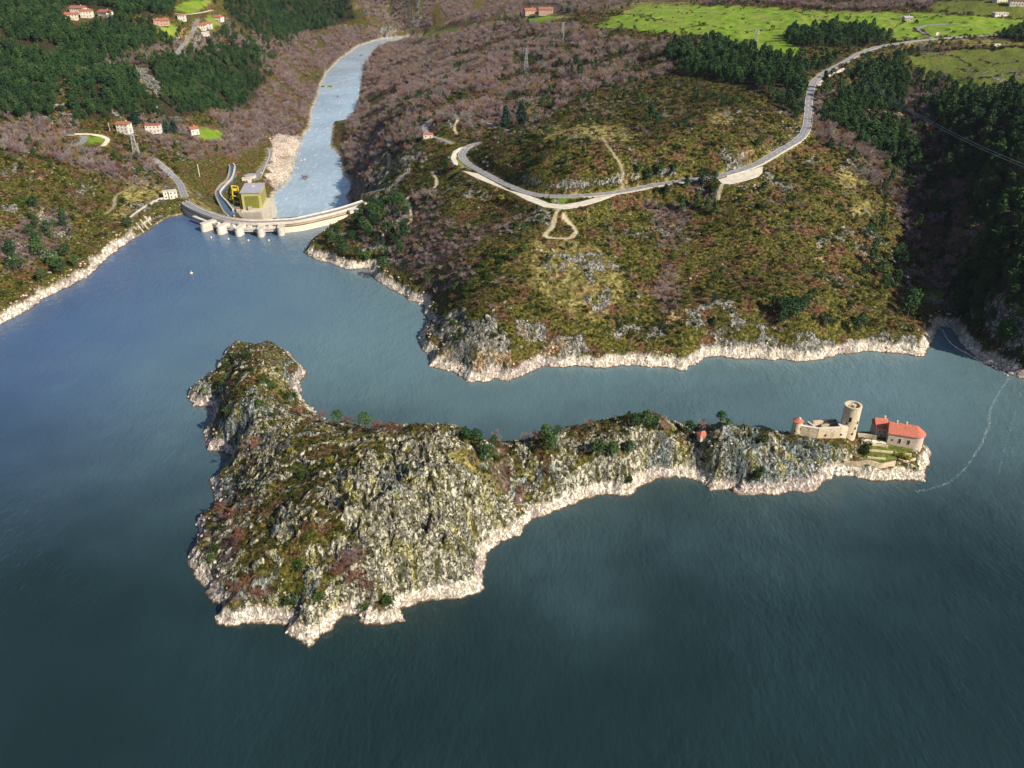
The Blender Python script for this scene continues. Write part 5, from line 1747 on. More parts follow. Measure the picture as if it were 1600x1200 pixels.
# ------------------------------------------------------------------ the dam
dam = thing('arch_dam', 'pale concrete arch dam with a road on its crest closing the lake', 'dam', (DAM[5][0], DAM[5][1], 0))
dam_inv = np.array([DAM[5][0], DAM[5][1], 0.0])
DL = resample(np.c_[np.array(DAM), np.full(len(DAM), 0.0)], 3.0)


def on_dam(pts, prof, name, mat, parent=dam):
    b = MB().sweep(pts, prof)
    b.v = [(x - dam_inv[0], y - dam_inv[1], z) for x, y, z in b.v]
    return b.build(name, mat, parent)


# offset to the right of the line = towards the lake
on_dam(DL, [(-12, -44), (-4.5, 6.4), (2.4, 6.4), (2.4, -8)], 'wall', M_CONC)
on_dam(DL, [(-4.9, 6.5), (-4.9, 7.6), (3.3, 7.6), (3.3, 6.5)], 'deck', M_ROAD)
on_dam(DL, [(-5.2, 6.3), (-5.2, 8.6), (-4.85, 8.6), (-4.85, 6.3)], 'parapet', M_CONCW)
on_dam(DL, [(3.25, 6.3), (3.25, 8.6), (3.6, 8.6), (3.6, 6.3)], 'parapet', M_CONCW)
on_dam(DL, [(-4.8, 7.62), (-4.8, 7.78), (-3.6, 7.78), (-3.6, 7.62)], 'pavement', M_CONCW)
on_dam(DL, [(2.2, 7.62), (2.2, 7.78), (3.2, 7.78), (3.2, 7.62)], 'pavement', M_CONCW)
ud = pix(DL[:, 0], DL[:, 1], np.full(len(DL), CREST_Z))[0]
sp = DL[(ud > 312) & (ud < 441)]
rt = DL[(ud > 439) & (ud < 546)]
lf = DL[(ud > 286) & (ud < 314)]
on_dam(sp, [(6.2, 4.2), (6.2, 5.6), (9.0, 5.6), (9.0, 4.2)], 'gate_bridge', M_CONCW)
on_dam(sp, [(8.2, 2.5), (8.2, 3.4), (8.9, 3.4), (8.9, 2.5)], 'lower_beam', M_CONCW)
on_dam(rt, [(2.5, -6), (2.5, 4.6), (6.2, 4.6), (7.0, -6)], 'upstream_ledge', M_CREAM)
on_dam(lf, [(2.5, -6), (2.5, 5.2), (4.2, 5.2), (4.6, -6)], 'upstream_ledge', M_CONC)
on_dam(rt, [(5.9, 4.62), (5.9, 5.6), (6.1, 5.6), (6.1, 4.62)], 'ledge_railing', M_RUST)
on_dam(rt, [(2.6, 4.62), (2.6, 6.2), (2.75, 6.2), (2.75, 4.62)], 'ledge_band', M_CONCD)
for i, (pu_, pv_) in enumerate([(314, 362), (341, 367), (372, 370), (405, 371), (437, 369)]):
    c = np.array(W(pu_, pv_, 0.0)[:2])
    j = int(np.argmin(np.hypot(DL[:, 0] - c[0], DL[:, 1] - c[1])))
    t = DL[min(j + 1, len(DL) - 1), :2] - DL[max(j - 1, 0), :2]; t /= np.linalg.norm(t)
    nrm = np.array([t[1], -t[0]])
    foot = DL[j, :2]
    L = float(np.dot(c - foot, nrm)) - 2.6
    rz = math.atan2(nrm[1], nrm[0])
    r = 2.9
    b = MB()
    ol = [(1.5, -r), (L, -r)] + [(L + r * math.sin(q), -r * math.cos(q)) for q in np.linspace(0.3, math.pi - 0.3, 8)] + [(L, r), (1.5, r)]
    ca, sa = math.cos(rz), math.sin(rz)
    V = []
    for zz in (-8.0, 4.2):
        for (k, m_) in ol:
            V.append((foot[0] + k * ca - m_ * sa - dam_inv[0], foot[1] + k * sa + m_ * ca - dam_inv[1], zz))
    n = len(ol)
    b.add(V, [tuple(range(n))[::-1], tuple(range(n, 2 * n))] + [(k, (k + 1) % n, n + (k + 1) % n, n + k) for k in range(n)])
    pier = b.build('pier', M_CONCW, dam)
    hd = MB()
    V = []
    for zz in (4.25, 7.0):
        for (k, m_) in ol:
            k2 = k if k < L else L + (k - L) * 0.85
            V.append((foot[0] + k2 * ca - m_ * 0.92 * sa - dam_inv[0], foot[1] + k2 * sa + m_ * 0.92 * ca - dam_inv[1], zz))
    hd.add(V, [tuple(range(n))[::-1], tuple(range(n, 2 * n))] + [(k, (k + 1) % n, n + (k + 1) % n, n + k) for k in range(n)])
    hd.build('pier_head', M_CONCW, pier)
    if i < 4:
        k0 = min(j + 2, len(DL) - 1)
        nx = np.array(W(*[(341, 367), (372, 370), (405, 371), (437, 369)][i], 0.0)[:2])
        j2 = int(np.argmin(np.hypot(DL[:, 0] - nx[0], DL[:, 1] - nx[1])))
        seg = DL[j:j2 + 1]
        gate = on_dam(seg, [(6.6, -4), (6.6, 2.3), (7.2, 2.3), (7.9, -4)], 'sluice_gate', M_STEELD)
        mid = seg[len(seg) // 2]
        w = MB(); w.box((mid[0] + nrm[0] * 7.2 - dam_inv[0], mid[1] + nrm[1] * 7.2 - dam_inv[1], 6.3), (3.0, 2.4, 1.4), rz + math.pi / 2)
        w.build('winch_house', M_WHITE, dam)
# right-hand abutment with its gate tower, and lamps
ab = W(553, 331, 6.0)
MB().box((ab[0] - dam_inv[0], ab[1] - dam_inv[1], 3.0), (9, 7, 10), 0.5).build('abutment_block', M_CONCW, dam)
for i, (pu_, pv_) in enumerate([(330, 371.5), (357, 374), (388, 376), (420, 376)]):
    a = W(pu_, pv_, 0.0)
    b = MB().cyl((0, 0, -0.15), 0.75, 0.75, 0.9, 10)
    o = thing('barrier_float', f'small white float on the water before the {["first", "second", "third", "fourth"][i]} gap between dam piers from the left', 'float', (a[0], a[1], 0), 0.3 * i, 'floats before the dam gates')
    b.build('drum', M_WHITE, o); MB().cyl((0, 0, 0.7), 0.3, 0.12, 0.6, 8).build('cap', M_WHITE, o)

# ------------------------------------------------------------------ power station below the dam
PZ = -21.0
c0 = np.array(W(376, 302, -5.0)); c1 = np.array(W(406, 301, -5.0)); c2 = np.array(W(412, 284, -5.0))
wdir = (c1 - c0)[:2]; wl = float(np.linalg.norm(wdir)); prz = math.atan2(wdir[1], wdir[0])
dep = 30.0
stn = thing('power_station', 'flat roofed ochre power station with olive front panel below the dam', 'building', (c0[0], c0[1], 0), prz)
MB().box((wl / 2, dep / 2, (-5 + PZ) / 2 - 1), (wl, dep, -5 - PZ + 2)).build('wall', M_YWALL, stn)
rf = MB().box((wl / 2, dep / 2, -4.5), (wl + 1.6, dep + 1.6, 1.0)).build('roof', M_FLAT, stn)
MB().box((wl / 2, dep / 2 + 4, -3.6), (3, 5, 0.8)).build('roof_hatch', M_CONC, rf)
MB().box((wl * 0.52, -0.2, PZ + 7.0), (wl * 0.72, 0.4, 11.5)).build('front_panel', M_OLIVE, stn)
for k in range(6):
    MB().box((wl + 0.2, 3.2 + k * 4.7, PZ + 8), (0.4, 2.8, 10)).build('side_window', M_OLIVE, stn)
for k in range(7):
    MB().box((wl + 0.3, 0.8 + k * 4.7, PZ + 7.5), (0.6, 0.9, 15)).build('pilaster', M_YWALL, stn)
MB().box((wl / 2 + 3.5, dep / 2 - 2, (PZ - 44) / 2), (wl + 9, dep + 14, -44 - PZ if PZ < -44 else PZ + 44), 0, 0.97).build('plinth', M_CONC, stn)
ter = MB()
tp = [W(u, v, PZ - 0.6) for u, v in [(356, 318), (362, 334), (380, 345), (404, 343), (412, 322), (404, 296), (366, 298)]]
n = len(tp)
ter.add([(x, y, PZ - 0.6) for x, y, _ in tp] + [(x, y, -46) for x, y, _ in tp], [tuple(range(n))] + [(i, (i + 1) % n, n + (i + 1) % n, n + i) for i in range(n)])
tag(ter.build('station_terrace', M_CONCD), kind='structure')
g0 = W(366, 321, PZ); g1 = W(377, 323, PZ); g2 = W(364, 305, PZ); g3 = W(373, 306, PZ)
cr = thing('gantry_crane', 'yellow gantry crane standing before the power station', 'crane', (g0[0], g0[1], PZ - 0.6))
gl = [np.array(g) - np.array(g0) + np.array([0, 0, 0.0]) for g in (g0, g1, g2, g3)]
tops = []
for p in gl:
    q = np.array([p[0], p[1], 10.5]); tops.append(q)
    MB().bar((p[0], p[1], 0), q, 0.75).build('leg', M_YELL, cr)
for a, b in ((0, 1), (2, 3), (0, 2), (1, 3)):
    MB().bar(tops[a], tops[b], 0.8).build('beam', M_YELL, cr)
for a, b in ((0, 2), (1, 3)):
    for z0_, z1_ in ((0.4, 5.2), (5.2, 10.0)):
        MB().bar((gl[a][0], gl[a][1], z0_), (gl[b][0], gl[b][1], z1_), 0.3).build('brace', M_YELL, cr)
MB().bar((gl[0][0], gl[0][1], 5.2), (gl[1][0], gl[1][1], 5.2), 0.45).build('cross_beam', M_YELL, cr)
mid = (tops[0] + tops[3]) / 2
MB().box((mid[0], mid[1], 11.9), (4, 3.4, 1.8), 0.2).build('trolley', M_YELL, cr)
for i, (pu_, pv_, sx) in enumerate([(384, 325, 5), (391, 328, 4), (372, 329, 4.5)]):
    a = W(pu_, pv_, PZ)
    o = thing('transformer', ['rust coloured transformer under the olive front panel', 'grey blue transformer at the corner of the station terrace', 'rust coloured transformer beside the crane legs'][i], 'transformer', (a[0], a[1], PZ - 0.6), 0.2 * i, 'transformers on the station terrace')
    MB().box((0, 0, 1.6), (sx, sx * 0.7, 3.2)).build('tank', M_RUST if i != 1 else M_STEEL, o)
    for k in (-1, 1):
        MB().box((0, k * sx * 0.45, 1.5), (sx * 0.8, 0.8, 2.4)).build('radiator', M_STEEL, o)
    for k in range(3):
        MB().cyl(((k - 1) * sx * 0.3, 0, 3.2), 0.25, 0.12, 1.3, 8).build('bushing', M_CREAM, o)
a = spot(391, 277)
o = thing('round_tank', 'round grey tank behind the power station roof', 'tank', (a[0], a[1], a[2] - 1.5))
MB().cyl((0, 0, 0), 6.5, 6.5, 4.0, 28).build('shell', M_CONC, o); MB().cyl((0, 0, 4.05), 5.9, 5.9, 0.15, 28).build('cover', M_FLAT, o)
a = spot(386, 284)
o = thing('control_hut', 'small pale hut with brown doors beside the round tank', 'hut', (a[0], a[1], a[2] - 0.8), 0.1)
MB().box((0, 0, 2.5), (9, 5, 5)).build('wall', M_WHITE, o); MB().box((0, 0, 5.15), (9.6, 5.6, 0.3)).build('roof', M_CONC, o)
for k in (-2.4, 0.2): MB().box((k, -2.55, 1.7), (2.0, 0.16, 2.6)).build('door', M_RUST, o)
# intake channel: two curved walls with water between
CH_IN = [(364, 258), (368, 266), (364, 279), (355, 290), (345, 301), (348, 315), (357, 328), (366, 338)]
CH_OUT = [(357, 258), (360, 268), (355, 280), (345, 291), (337, 302), (340, 316), (349, 330), (357, 340)]
ch_a = np.array([spot(*q) for q in CH_IN]); ch_b = np.array([spot(*q) for q in CH_OUT])
ch_z = np.maximum(ch_a[:, 2], ch_b[:, 2]) + 0.3
ch_z = np.convolve(np.r_[ch_z[0], ch_z, ch_z[-1]], np.ones(3) / 3, 'valid')
for a, lab, m_, hg in ((ch_a, 'pale curved concrete wall of the channel beside the power station', M_CONCW, 1.6), (ch_b, 'dark outer concrete wall of the channel below the grass slope', M_CONCD, 2.0)):
    tag(MB().sweep(resample(np.c_[a[:, :2], ch_z], 4), [(-0.7, -8), (-0.7, hg), (0.7, hg), (0.7, -8)]).build('channel_wall', m_), lab, 'wall', 'walls of the station channel')
mc = (ch_a + ch_b) / 2
tag(MB().sweep(resample(np.c_[mc[:, :2], ch_z], 4), [(-4.2, -1.6), (-4.2, 0.2), (4.2, 0.2), (4.2, -1.6)]).build('channel_water', m_lake), kind='structure')
pts = np.array([spot(u, v) for u, v in [(421, 232), (426, 241), (419, 262), (412, 280), (408, 292)]])
tag(MB().sweep(resample(pts, 4), [(3.0, -4), (3.0, 1.6), (3.6, 1.6), (3.6, -4)]).build('river_wall', M_CONC), 'concrete river wall along the station road', 'wall')


# ------------------------------------------------------------------ houses
def house(pu_, pv_, size, rz, label, walls=None, roofm=None, flat=False, loc=None, group=None, storeys=2, sink=1.2, hip=0.0, name='house'):
    L, Dp, Hh = size
    walls = walls or M_WHITE; roofm = roofm or M_TILE
    x, y, z = loc if loc else spot(pu_, pv_)
    e = thing(name, label, 'house', (x, y, z), rz, group)
    MB().box((0, 0, (Hh - sink) / 2), (L, Dp, Hh + sink)).build('wall', walls, e)
    if flat:
        r = MB().box((0, 0, Hh + 0.2), (L + 0.8, Dp + 0.8, 0.4)).build('roof', roofm, e)
    else:
        o_ = 0.6; rh = Dp * 0.24; hx_ = L / 2 + o_ - hip * Dp / 2
        V = [(-L / 2 - o_, -Dp / 2 - o_, Hh), (L / 2 + o_, -Dp / 2 - o_, Hh), (L / 2 + o_, Dp / 2 + o_, Hh), (-L / 2 - o_, Dp / 2 + o_, Hh), (-hx_, 0, Hh + rh), (hx_, 0, Hh + rh)]
        V += [(a, b, c + 0.3) for a, b, c in V]
        r = MB().add(V, [(6, 7, 11, 10), (8, 9, 10, 11), (7, 8, 11), (9, 6, 10), (0, 1, 7, 6), (1, 2, 8, 7), (2, 3, 9, 8), (3, 0, 6, 9), (0, 3, 2, 1)]).build('roof', roofm, e)
        MB().box((L * 0.22, Dp * 0.12, Hh + rh + 0.3), (0.8, 0.8, 1.8)).build('chimney', M_CREAM, r)
    n = max(2, int(L / 3.2))
    for st in range(storeys):
        zc = Hh * (st + 0.55) / storeys
        for k in range(n):
            xx = -L / 2 + L * (k + 0.5) / n
            if st == 0 and k == n // 2:
                MB().box((xx, -Dp / 2 - 0.03, 1.05), (1.1, 0.12, 2.1)).build('door', M_WOODP, e)
                continue
            w = MB().box((xx, -Dp / 2 - 0.03, zc), (1.5, 0.1, 1.5)).build('window', M_CREAM, e)
            MB().box((xx, -Dp / 2 - 0.1, zc), (1.15, 0.08, 1.2)).build('pane', M_GLASS, w)
        for sg in (-1, 1):
            w = MB().box((sg * (L / 2 + 0.03), 0, zc), (0.1, 1.4, 1.4)).build('window', M_CREAM, e)
            MB().box((sg * (L / 2 + 0.1), 0, zc), (0.08, 1.1, 1.1)).build('pane', M_GLASS, w)
    return e


HT = 'houses on the left terrace'
house(196, 207, (12.5, 9, 9), -0.15, 'tall white house with low red roof beside the lattice pylon', group=HT, storeys=3)
house(241, 206, (15, 9, 7.5), 0.12, 'long white house with flat red roof left of the large blue spruce', group=HT, flat=True)
house(303, 208, (9, 9, 5.0), 0.7, 'white cottage with red roof beside the bright green garden', group=HT, storeys=1)
HM = 'houses of the hilltop hamlet'
house(113, 30, (15, 10, 6), 0.3, 'low house with pinkish red roof at the left end of the hamlet', group=HM, walls=M_CREAM)
house(124, 22, (20, 11, 8), -0.2, 'largest white house with red roof among the hamlet pines', group=HM)
house(137, 27, (15, 9, 8), 0.1, 'white house with balconies right of the largest hamlet house', group=HM)
house(166, 27, (18, 11, 7), -0.5, 'separate white house with red roof among pines left of the hamlet road', group=HM)
house(256, 39, (15, 10, 6), 0.2, 'pinkish house with red roof beside the small green lawn', group=HM, walls=M_PINKW)
house(245, 37, (7, 7, 4.5), 0.2, 'small pink annexe left of the pinkish house', group=HM, walls=M_PINKW, storeys=1)
house(285, 32, (10, 8, 7), 0.1, 'pale house left of the hamlet road junction', group=HM, flat=True)
house(341, 33, (15, 11, 6), -0.2, 'square white house with orange red roof right of the hamlet road', group=HM, walls=M_WHITE, hip=0.8)
house(315, 46, (13, 9, 6), 0.1, 'white house with dark windows below the hamlet junction', group=HM)
house(327, 44, (9, 8, 7), 0.1, 'narrow white house joined below the square one', group=HM)
house(320, 55, (13, 9, 4), 0.3, 'low white house with terrace below the hamlet road', group=HM, flat=True, roofm=M_CONCW, storeys=1)
HP_ = 'farmhouses beside the green fields'
house(828, 23, (18, 12, 7), 0.2, 'pink farmhouse with red roof, left of the pair on the ridge', walls=M_PINKW, group=HP_)
house(853, 23, (22, 12, 8), -0.1, 'larger pink farmhouse with red roof, right of the pair on the ridge', walls=M_PINKW, group=HP_)
house(841, 25, (10, 7, 4), 0.0, 'low barn between the two pink farmhouses', walls=M_CREAM, group=HP_, storeys=1)
house(1587, 8, (16, 12, 6), -0.3, 'white house with red roof in the top right corner', group='houses beyond the fields')
house(1562, 3, (15, 9, 5), 0.2, 'grey roofed house cut by the top edge near the corner', group='houses beyond the fields', roofm=M_FLAT)
house(1562, 24, (17, 8, 3), 0.1, 'low white shed beside the dark tree beyond the fields', group='houses beyond the fields', roofm=M_CONC, flat=True, storeys=1)
house(1417, 33, (10, 7, 4), 0.1, 'small grey stone barn among hedge trees in the fields', group='houses beyond the fields', roofm=M_FLAT, walls=M_STONED, storeys=1)
# shelter with a red roof at the bend of the gorge road
house(669, 215, (9, 6, 3.2), 0.1, 'small shelter with bright red roof at the bend of the gorge road', roofm=M_TILEB, walls=M_WHITE, storeys=1, flat=True, name='road_shelter')
# gate house and stair block at the left end of the dam
house(263, 309, (8, 6, 6), 0.5, 'white gate house beside the left end of the dam road', flat=True, roofm=M_CONCW, group='gate houses at the dam', name='gate_house')
house(271, 309, (7, 6, 6.5), 0.5, 'second white gate house touching the dam road', flat=True, roofm=M_CONCW, group='gate houses at the dam', name='gate_house')


# ------------------------------------------------------------------ walls that follow the ground
def ground_wall(name, pts, hgt, th, mat, zf, label, cat='wall', group=None, deep=1.6, st=1.2):
    p = resample(np.c_[np.array(pts)[:, :2], np.zeros(len(pts))], st)
    p[:, 2] = zf(p[:, 0], p[:, 1])
    k = np.ones(5) / 5
    p[:, 2] = np.convolve(np.r_[p[0, 2], p[0, 2], p[:, 2], p[-1, 2], p[-1, 2]], k, 'valid')
    o = MB().sweep(p, [(-th / 2, -deep), (-th / 2, hgt), (th / 2, hgt), (th / 2, -deep)]).build(name, mat)
    return tag(o, label, cat, group)


ground_wall('quay_wall', [spot(u, v) for u, v in [(203, 341), (222, 327), (245, 315), (262, 309)]], 1.4, 0.8, M_CONC, gz, 'pale stone wall along the lakeside track left of the dam')
for i, (a, b) in enumerate([((213, 349), (224, 363)), ((219, 344), (231, 358)), ((226, 339), (237, 353))]):
    p = np.array([spot(*a), spot(*b)])
    o = MB().sweep(resample(p, 3), [(-0.7, -1.5), (-0.7, 0.7), (0.7, 0.7), (0.7, -1.5)]).build('boat_slip', M_CONCD)
    tag(o, f'{["left", "middle", "right"][i]} one of three narrow dark slipways down the pale left shore', 'slipway', 'slipways left of the dam')

# ------------------------------------------------------------------ the castle on its rock
def cw(u, v, z):
    return np.array(W(u, v, z))


CDZ = -4.8                                          # the castle rock stands this much lower than the ridge behind it


def cc(u, v, z):
    return np.array(W(u, v, z + CDZ))


castle = thing('ruined_castle', 'ruined stone castle with curtain wall and open yard on the island rock', 'castle', tuple(cw(1285, 684, CASTLE_Z)))
cl = np.array(castle.location)


def seg_wall(a, b, z0, z1, th, name, mat, parent, org):
    p = np.array([[*a[:2], 0], [*b[:2], 0]]) - np.array([org[0], org[1], 0])
    z0, z1 = z0 + CDZ, z1 + CDZ
    return MB().sweep(p, [(-th / 2, z0 - org[2]), (-th / 2, z1 - org[2]), (th / 2, z1 - org[2]), (th / 2, z0 - org[2])]).build(name, mat, parent)


fa, fb, fc = cc(1246, 664, 25.2), cc(1279, 669.5, 25.2), cc(1318, 668, 25.2)
seg_wall(fa, fb, 13, 25.2, 1.3, 'curtain_wall', M_STONE, castle, cl)
seg_wall(fb, fc, 11, 25.2, 1.3, 'curtain_wall', M_STONE, castle, cl)
for a, b, z1 in ((fa, fb, 25.2), (fb, fc, 25.2)):
    seg_wall(a, b, z1 + 0.02, z1 + 0.25, 1.5, 'coping', M_CONCW, castle, cl)
for u, v in ((1289, 679), (1313, 678)):
    p = cc(u, v, 21.5) - cl
    MB().box((p[0], p[1] - 0.35, p[2]), (0.9, 0.9, 1.1), math.atan2(*(fc - fb)[1::-1])).build('loophole', M_DARK, castle)
ba, bb = cc(1270, 658, 24.0), cc(1306, 653.5, 24.5)
seg_wall(ba, bb, 14, 24.0, 1.1, 'rear_wall', M_STONE, castle, cl)
seg_wall(bb, cc(1318, 660, 24.5), 14, 23.0, 1.1, 'rear_wall', M_STONE, castle, cl)
seg_wall(cc(1258, 663, 23.5), ba, 14, 22.6, 1.0, 'broken_wall', M_STONED, castle, cl)
seg_wall(cc(1262, 660, 23.0), cc(1272, 667, 23.0), 14, 23.6, 0.9, 'inner_wall', M_CONCW, castle, cl)
seg_wall(cc(1283, 666, 23.0), cc(1308, 660, 23.0), 14, 23.4, 0.9, 'inner_wall', M_STONED, castle, cl)
V = [cc(1284, 663, 23.4) - cl, cc(1306, 655, 24.6) - cl, cc(1309, 658.5, 22.6) - cl, cc(1287, 666.5, 21.8) - cl]
MB().add(list(V) + [v - np.array([0, 0, 0.4]) for v in V], [(0, 1, 2, 3), (7, 6, 5, 4), (0, 1, 5, 4), (1, 2, 6, 5), (2, 3, 7, 6), (3, 0, 4, 7)]).build('broken_roof', M_WOODP, castle)
blk = cc(1319, 665, 26.0) - cl
MB().box((blk[0], blk[1] + 1, -1.2), (3.4, 4.2, 14.6), 0.1).build('stair_block', M_CREAM, castle)

tc_ = cc(1323, 678, 18.6)
tower = thing('round_tower', 'tall round stone tower with open hollow top on the castle rock', 'tower', tuple(tc_))
TH = 16.2
MB().cyl((0, 0, -6), 4.15, 3.95, TH + 6, 36, cap=False).build('shaft', M_STONE, tower, True)
b = MB(); n = 36
V = []
for r_, z_ in ((3.95, TH), (4.1, TH + 0.02), (4.1, TH + 0.6), (3.05, TH + 0.6), (3.05, TH - 3.2)):
    V += [(r_ * math.cos(2 * math.pi * k / n), r_ * math.sin(2 * math.pi * k / n), z_) for k in range(n)]
F = [(i * n + k, i * n + (k + 1) % n, (i + 1) * n + (k + 1) % n, (i + 1) * n + k) for i in range(4) for k in range(n)]
F.append(tuple(4 * n + k for k in range(n)))
b.add(V, F).build('parapet', M_STONE, tower)
MB().cyl((0, 0, TH - 3.1), 3.0, 3.0, 0.1, 24).build('floor', M_DARK, tower)
MB().cyl((0.7, 0.8, TH - 3.0), 1.0, 1.0, 3.2, 14).build('stair_head', M_CONCW, tower)
for az, z_, w_, h_ in ((-2.0, 10.6, 1.2, 2.4), (-0.95, 8.6, 0.8, 1.5), (-1.15, 5.6, 0.7, 1.3), (-2.3, 8.0, 0.7, 1.1), (-1.4, 2.6, 0.7, 1.2)):
    r_ = 4.15 - 0.2 * (z_ + 6) / (TH + 6)
    MB().box((r_ * math.cos(az), r_ * math.sin(az), z_), (0.35, w_, h_), az).build('slit_window', M_DARK, tower)

tt = cc(1243, 678, 19.3)
tur = thing('corner_turret', 'small round turret with pink red conical roof at the left castle corner', 'turret', tuple(tt))
MB().cyl((0, 0, -8), 2.75, 2.25, 16.0, 24, cap=False).build('shaft', M_STONE, tur, True)
r_ = MB().cyl((0, 0, 7.8), 2.75, 0.5, 1.5, 24).build('roof', M_TILEB, tur)
MB().cyl((0.5, -0.3, 9.1), 0.55, 0.5, 0.5, 12).build('vent', M_WHITE, r_)
for az, z_ in ((-1.1, 4.5), (-2.2, 3.0)):
    MB().box((2.38 * math.cos(az), 2.38 * math.sin(az), z_), (0.3, 0.6, 1.1), az).build('slit_window', M_DARK, tur)

# the chapel with its lower wing
EZ = 14.5
ca0 = cw(1389.5, 677.5, EZ); cb0 = cw(1432, 684, EZ)
dv = (cb0 - ca0)[:2]; CL_ = float(np.linalg.norm(dv)); crz = math.atan2(dv[1], dv[0])
chap = thing('chapel', 'stone chapel with long red tiled roof and rounded end on the island tip', 'chapel', (ca0[0], ca0[1], 0.0), crz)
CD = 8.6
MB().box((CL_ / 2, CD / 2, (EZ + 2) / 2), (CL_, CD, EZ - 2)).build('wall', M_STONEC, chap)
MB().cyl((CL_ - 0.01, CD / 2, 2), CD / 2, CD / 2, EZ - 2, 16, True, -math.pi / 2, math.pi / 2).build('apse', M_STONEC, chap)
o_ = 0.5; rh = 4.0
V = [(-o_, -o_, EZ), (CL_, -o_, EZ), (CL_, CD + o_, EZ), (-o_, CD + o_, EZ), (-o_, CD / 2, EZ + rh), (CL_, CD / 2, EZ + rh)]
V += [(a, b_, c + 0.35) for a, b_, c in V]
rf = MB().add(V, [(6, 7, 11, 10), (8, 9, 10, 11), (9, 6, 10), (0, 1, 7, 6), (2, 3, 9, 8), (3, 0, 6, 9), (0, 3, 2, 1)]).build('roof', M_TILEB, chap)
ar = [(CL_ + (CD / 2 + o_) * math.cos(q), CD / 2 + (CD / 2 + o_) * math.sin(q), EZ) for q in np.linspace(-math.pi / 2, math.pi / 2, 13)]
V = ar + [(a, b_, c + 0.35) for a, b_, c in ar] + [(CL_, CD / 2, EZ + rh + 0.35)]
MB().add(V, [(k, k + 1, 14 + k, 13 + k) for k in range(12)] + [(13 + k, 14 + k, 26) for k in range(12)]).build('apse_roof', M_TILEB, chap)
for k in (0.25, 0.6): MB().box((CL_ * k, CD / 2, EZ + rh + 0.8), (0.7, 0.7, 1.4)).build('chimney', M_CREAM, rf)
for k, h_ in ((0.18, 0.9), (0.45, 2.4), (0.78, 2.4)):
    w = MB().box((CL_ * k, -0.04, EZ - 3.2), (1.1 if h_ > 1 else 0.8, 0.16, h_ + 0.3)).build('window', M_CREAM, chap)
    MB().box((CL_ * k, -0.14, EZ - 3.2), (0.85 if h_ > 1 else 0.6, 0.12, h_)).build('pane', M_GLASS, w)
for k in (0.3, 0.6):
    MB().box((CL_ * k, -0.04, EZ - 6.6), (0.7, 0.16, 0.7)).build('cellar_window', M_DARK, chap)
wx0 = cw(1370, 670, 13.3); wx1 = cw(1388, 671, 13.3)
dv = (wx1 - wx0)[:2]; WL = float(np.linalg.norm(dv)); wrz = math.atan2(dv[1], dv[0])
wing = thing('chapel_house', 'small stone house with red roof joined to the left end of the chapel', 'house', (wx0[0], wx0[1], 0), wrz)
WD = 8.0
MB().box((WL / 2, WD / 2, (13.3 + 3) / 2), (WL, WD, 10.3)).build('wall', M_STONEC, wing)
V = [(-.4, -.4, 13.3), (WL + .4, -.4, 13.3), (WL + .4, WD + .4, 13.3), (-.4, WD + .4, 13.3), (-.4, WD * 0.6, 16.6), (WL + .4, WD * 0.6, 16.6)]
V += [(a, b_, c + 0.3) for a, b_, c in V]
rf = MB().add(V, [(6, 7, 11, 10), (8, 9, 10, 11), (7, 8, 11), (9, 6, 10), (0, 1, 7, 6), (1, 2, 8, 7), (2, 3, 9, 8), (3, 0, 6, 9), (0, 3, 2, 1)]).build('roof', M_TILEB, wing)
MB().box((WL * 0.8, WD * 0.6, 17.4), (0.7, 0.7, 1.6)).build('chimney', M_CREAM, rf)
for k, z_ in ((0.3, 11.8), (0.72, 11.8), (0.5, 9.6)):
    w = MB().box((WL * k, -0.04, z_), (1.0, 0.16, 1.2)).build('window', M_CREAM, wing)
    MB().box((WL * k, -0.14, z_), (0.75, 0.12, 0.95)).build('pane', M_GLASS, w)
TW = 'garden walls below the tower'
for px, hg, lab, m_ in (([(1318, 724), (1342, 727), (1366, 728), (1377, 731), (1398, 726)], 2.4, 'pale garden wall along the foot of the terraces above the shore', M_STONE),
                        ([(1353, 694), (1370, 696), (1387, 699)], 0.9, 'uppermost low terrace wall in the garden under the chapel', M_STONE),
                        ([(1358, 704), (1376, 706), (1395, 708)], 0.9, 'middle low terrace wall in the garden under the chapel', M_STONE),
                        ([(1355, 715), (1370, 717), (1384, 718)], 0.8, 'lowest terrace wall in the garden under the chapel', M_STONE),
                        ([(1398, 708), (1412, 710), (1424, 711)], 0.8, 'short curved garden wall below the chapel front', M_STONE),
                        ([(1404, 719), (1416, 722), (1430, 718)], 0.8, 'short curved garden wall near the island tip', M_STONE),
                        ([(1339, 682), (1354, 684), (1369, 687)], 2.2, 'brown rear garden wall between tower and chapel', M_STONED)):
    ground_wall('garden_wall', [ispot(u, v) for u, v in px], hg, 0.6, m_, iz, lab, 'wall', TW)
gp = np.array([ispot(u, v) for u, v in [(1348, 688), (1366, 690), (1384, 692)]])
gp[:, 2] += 0.15
tag(MB().sweep(resample(gp, 2), [(-1.2, -0.8), (-1.2, 0.12), (1.2, 0.12), (1.2, -0.8)]).build('garden_path', M_GRAVEL), kind='structure')
hx_, hy_, hz_ = ispot(1097, 684)
hut = thing('garden_hut', 'tiny hut with red pyramid roof tucked behind the grey rocks', 'hut', (hx_, hy_, hz_), 0.3)
MB().box((0, 0, 0.6), (3.8, 3.4, 3.4)).build('wall', M_STONEC, hut)
V = [(-2.5, -2.2, 2.3), (2.5, -2.2, 2.3), (2.5, 2.2, 2.3), (-2.5, 2.2, 2.3), (-0.6, 0, 3.9), (0.6, 0, 3.9)]
MB().add(V, [(0, 1, 5, 4), (1, 2, 5), (2, 3, 4, 5), (3, 0, 4), (0, 3, 2, 1)]).build('roof', M_TILEB, hut)
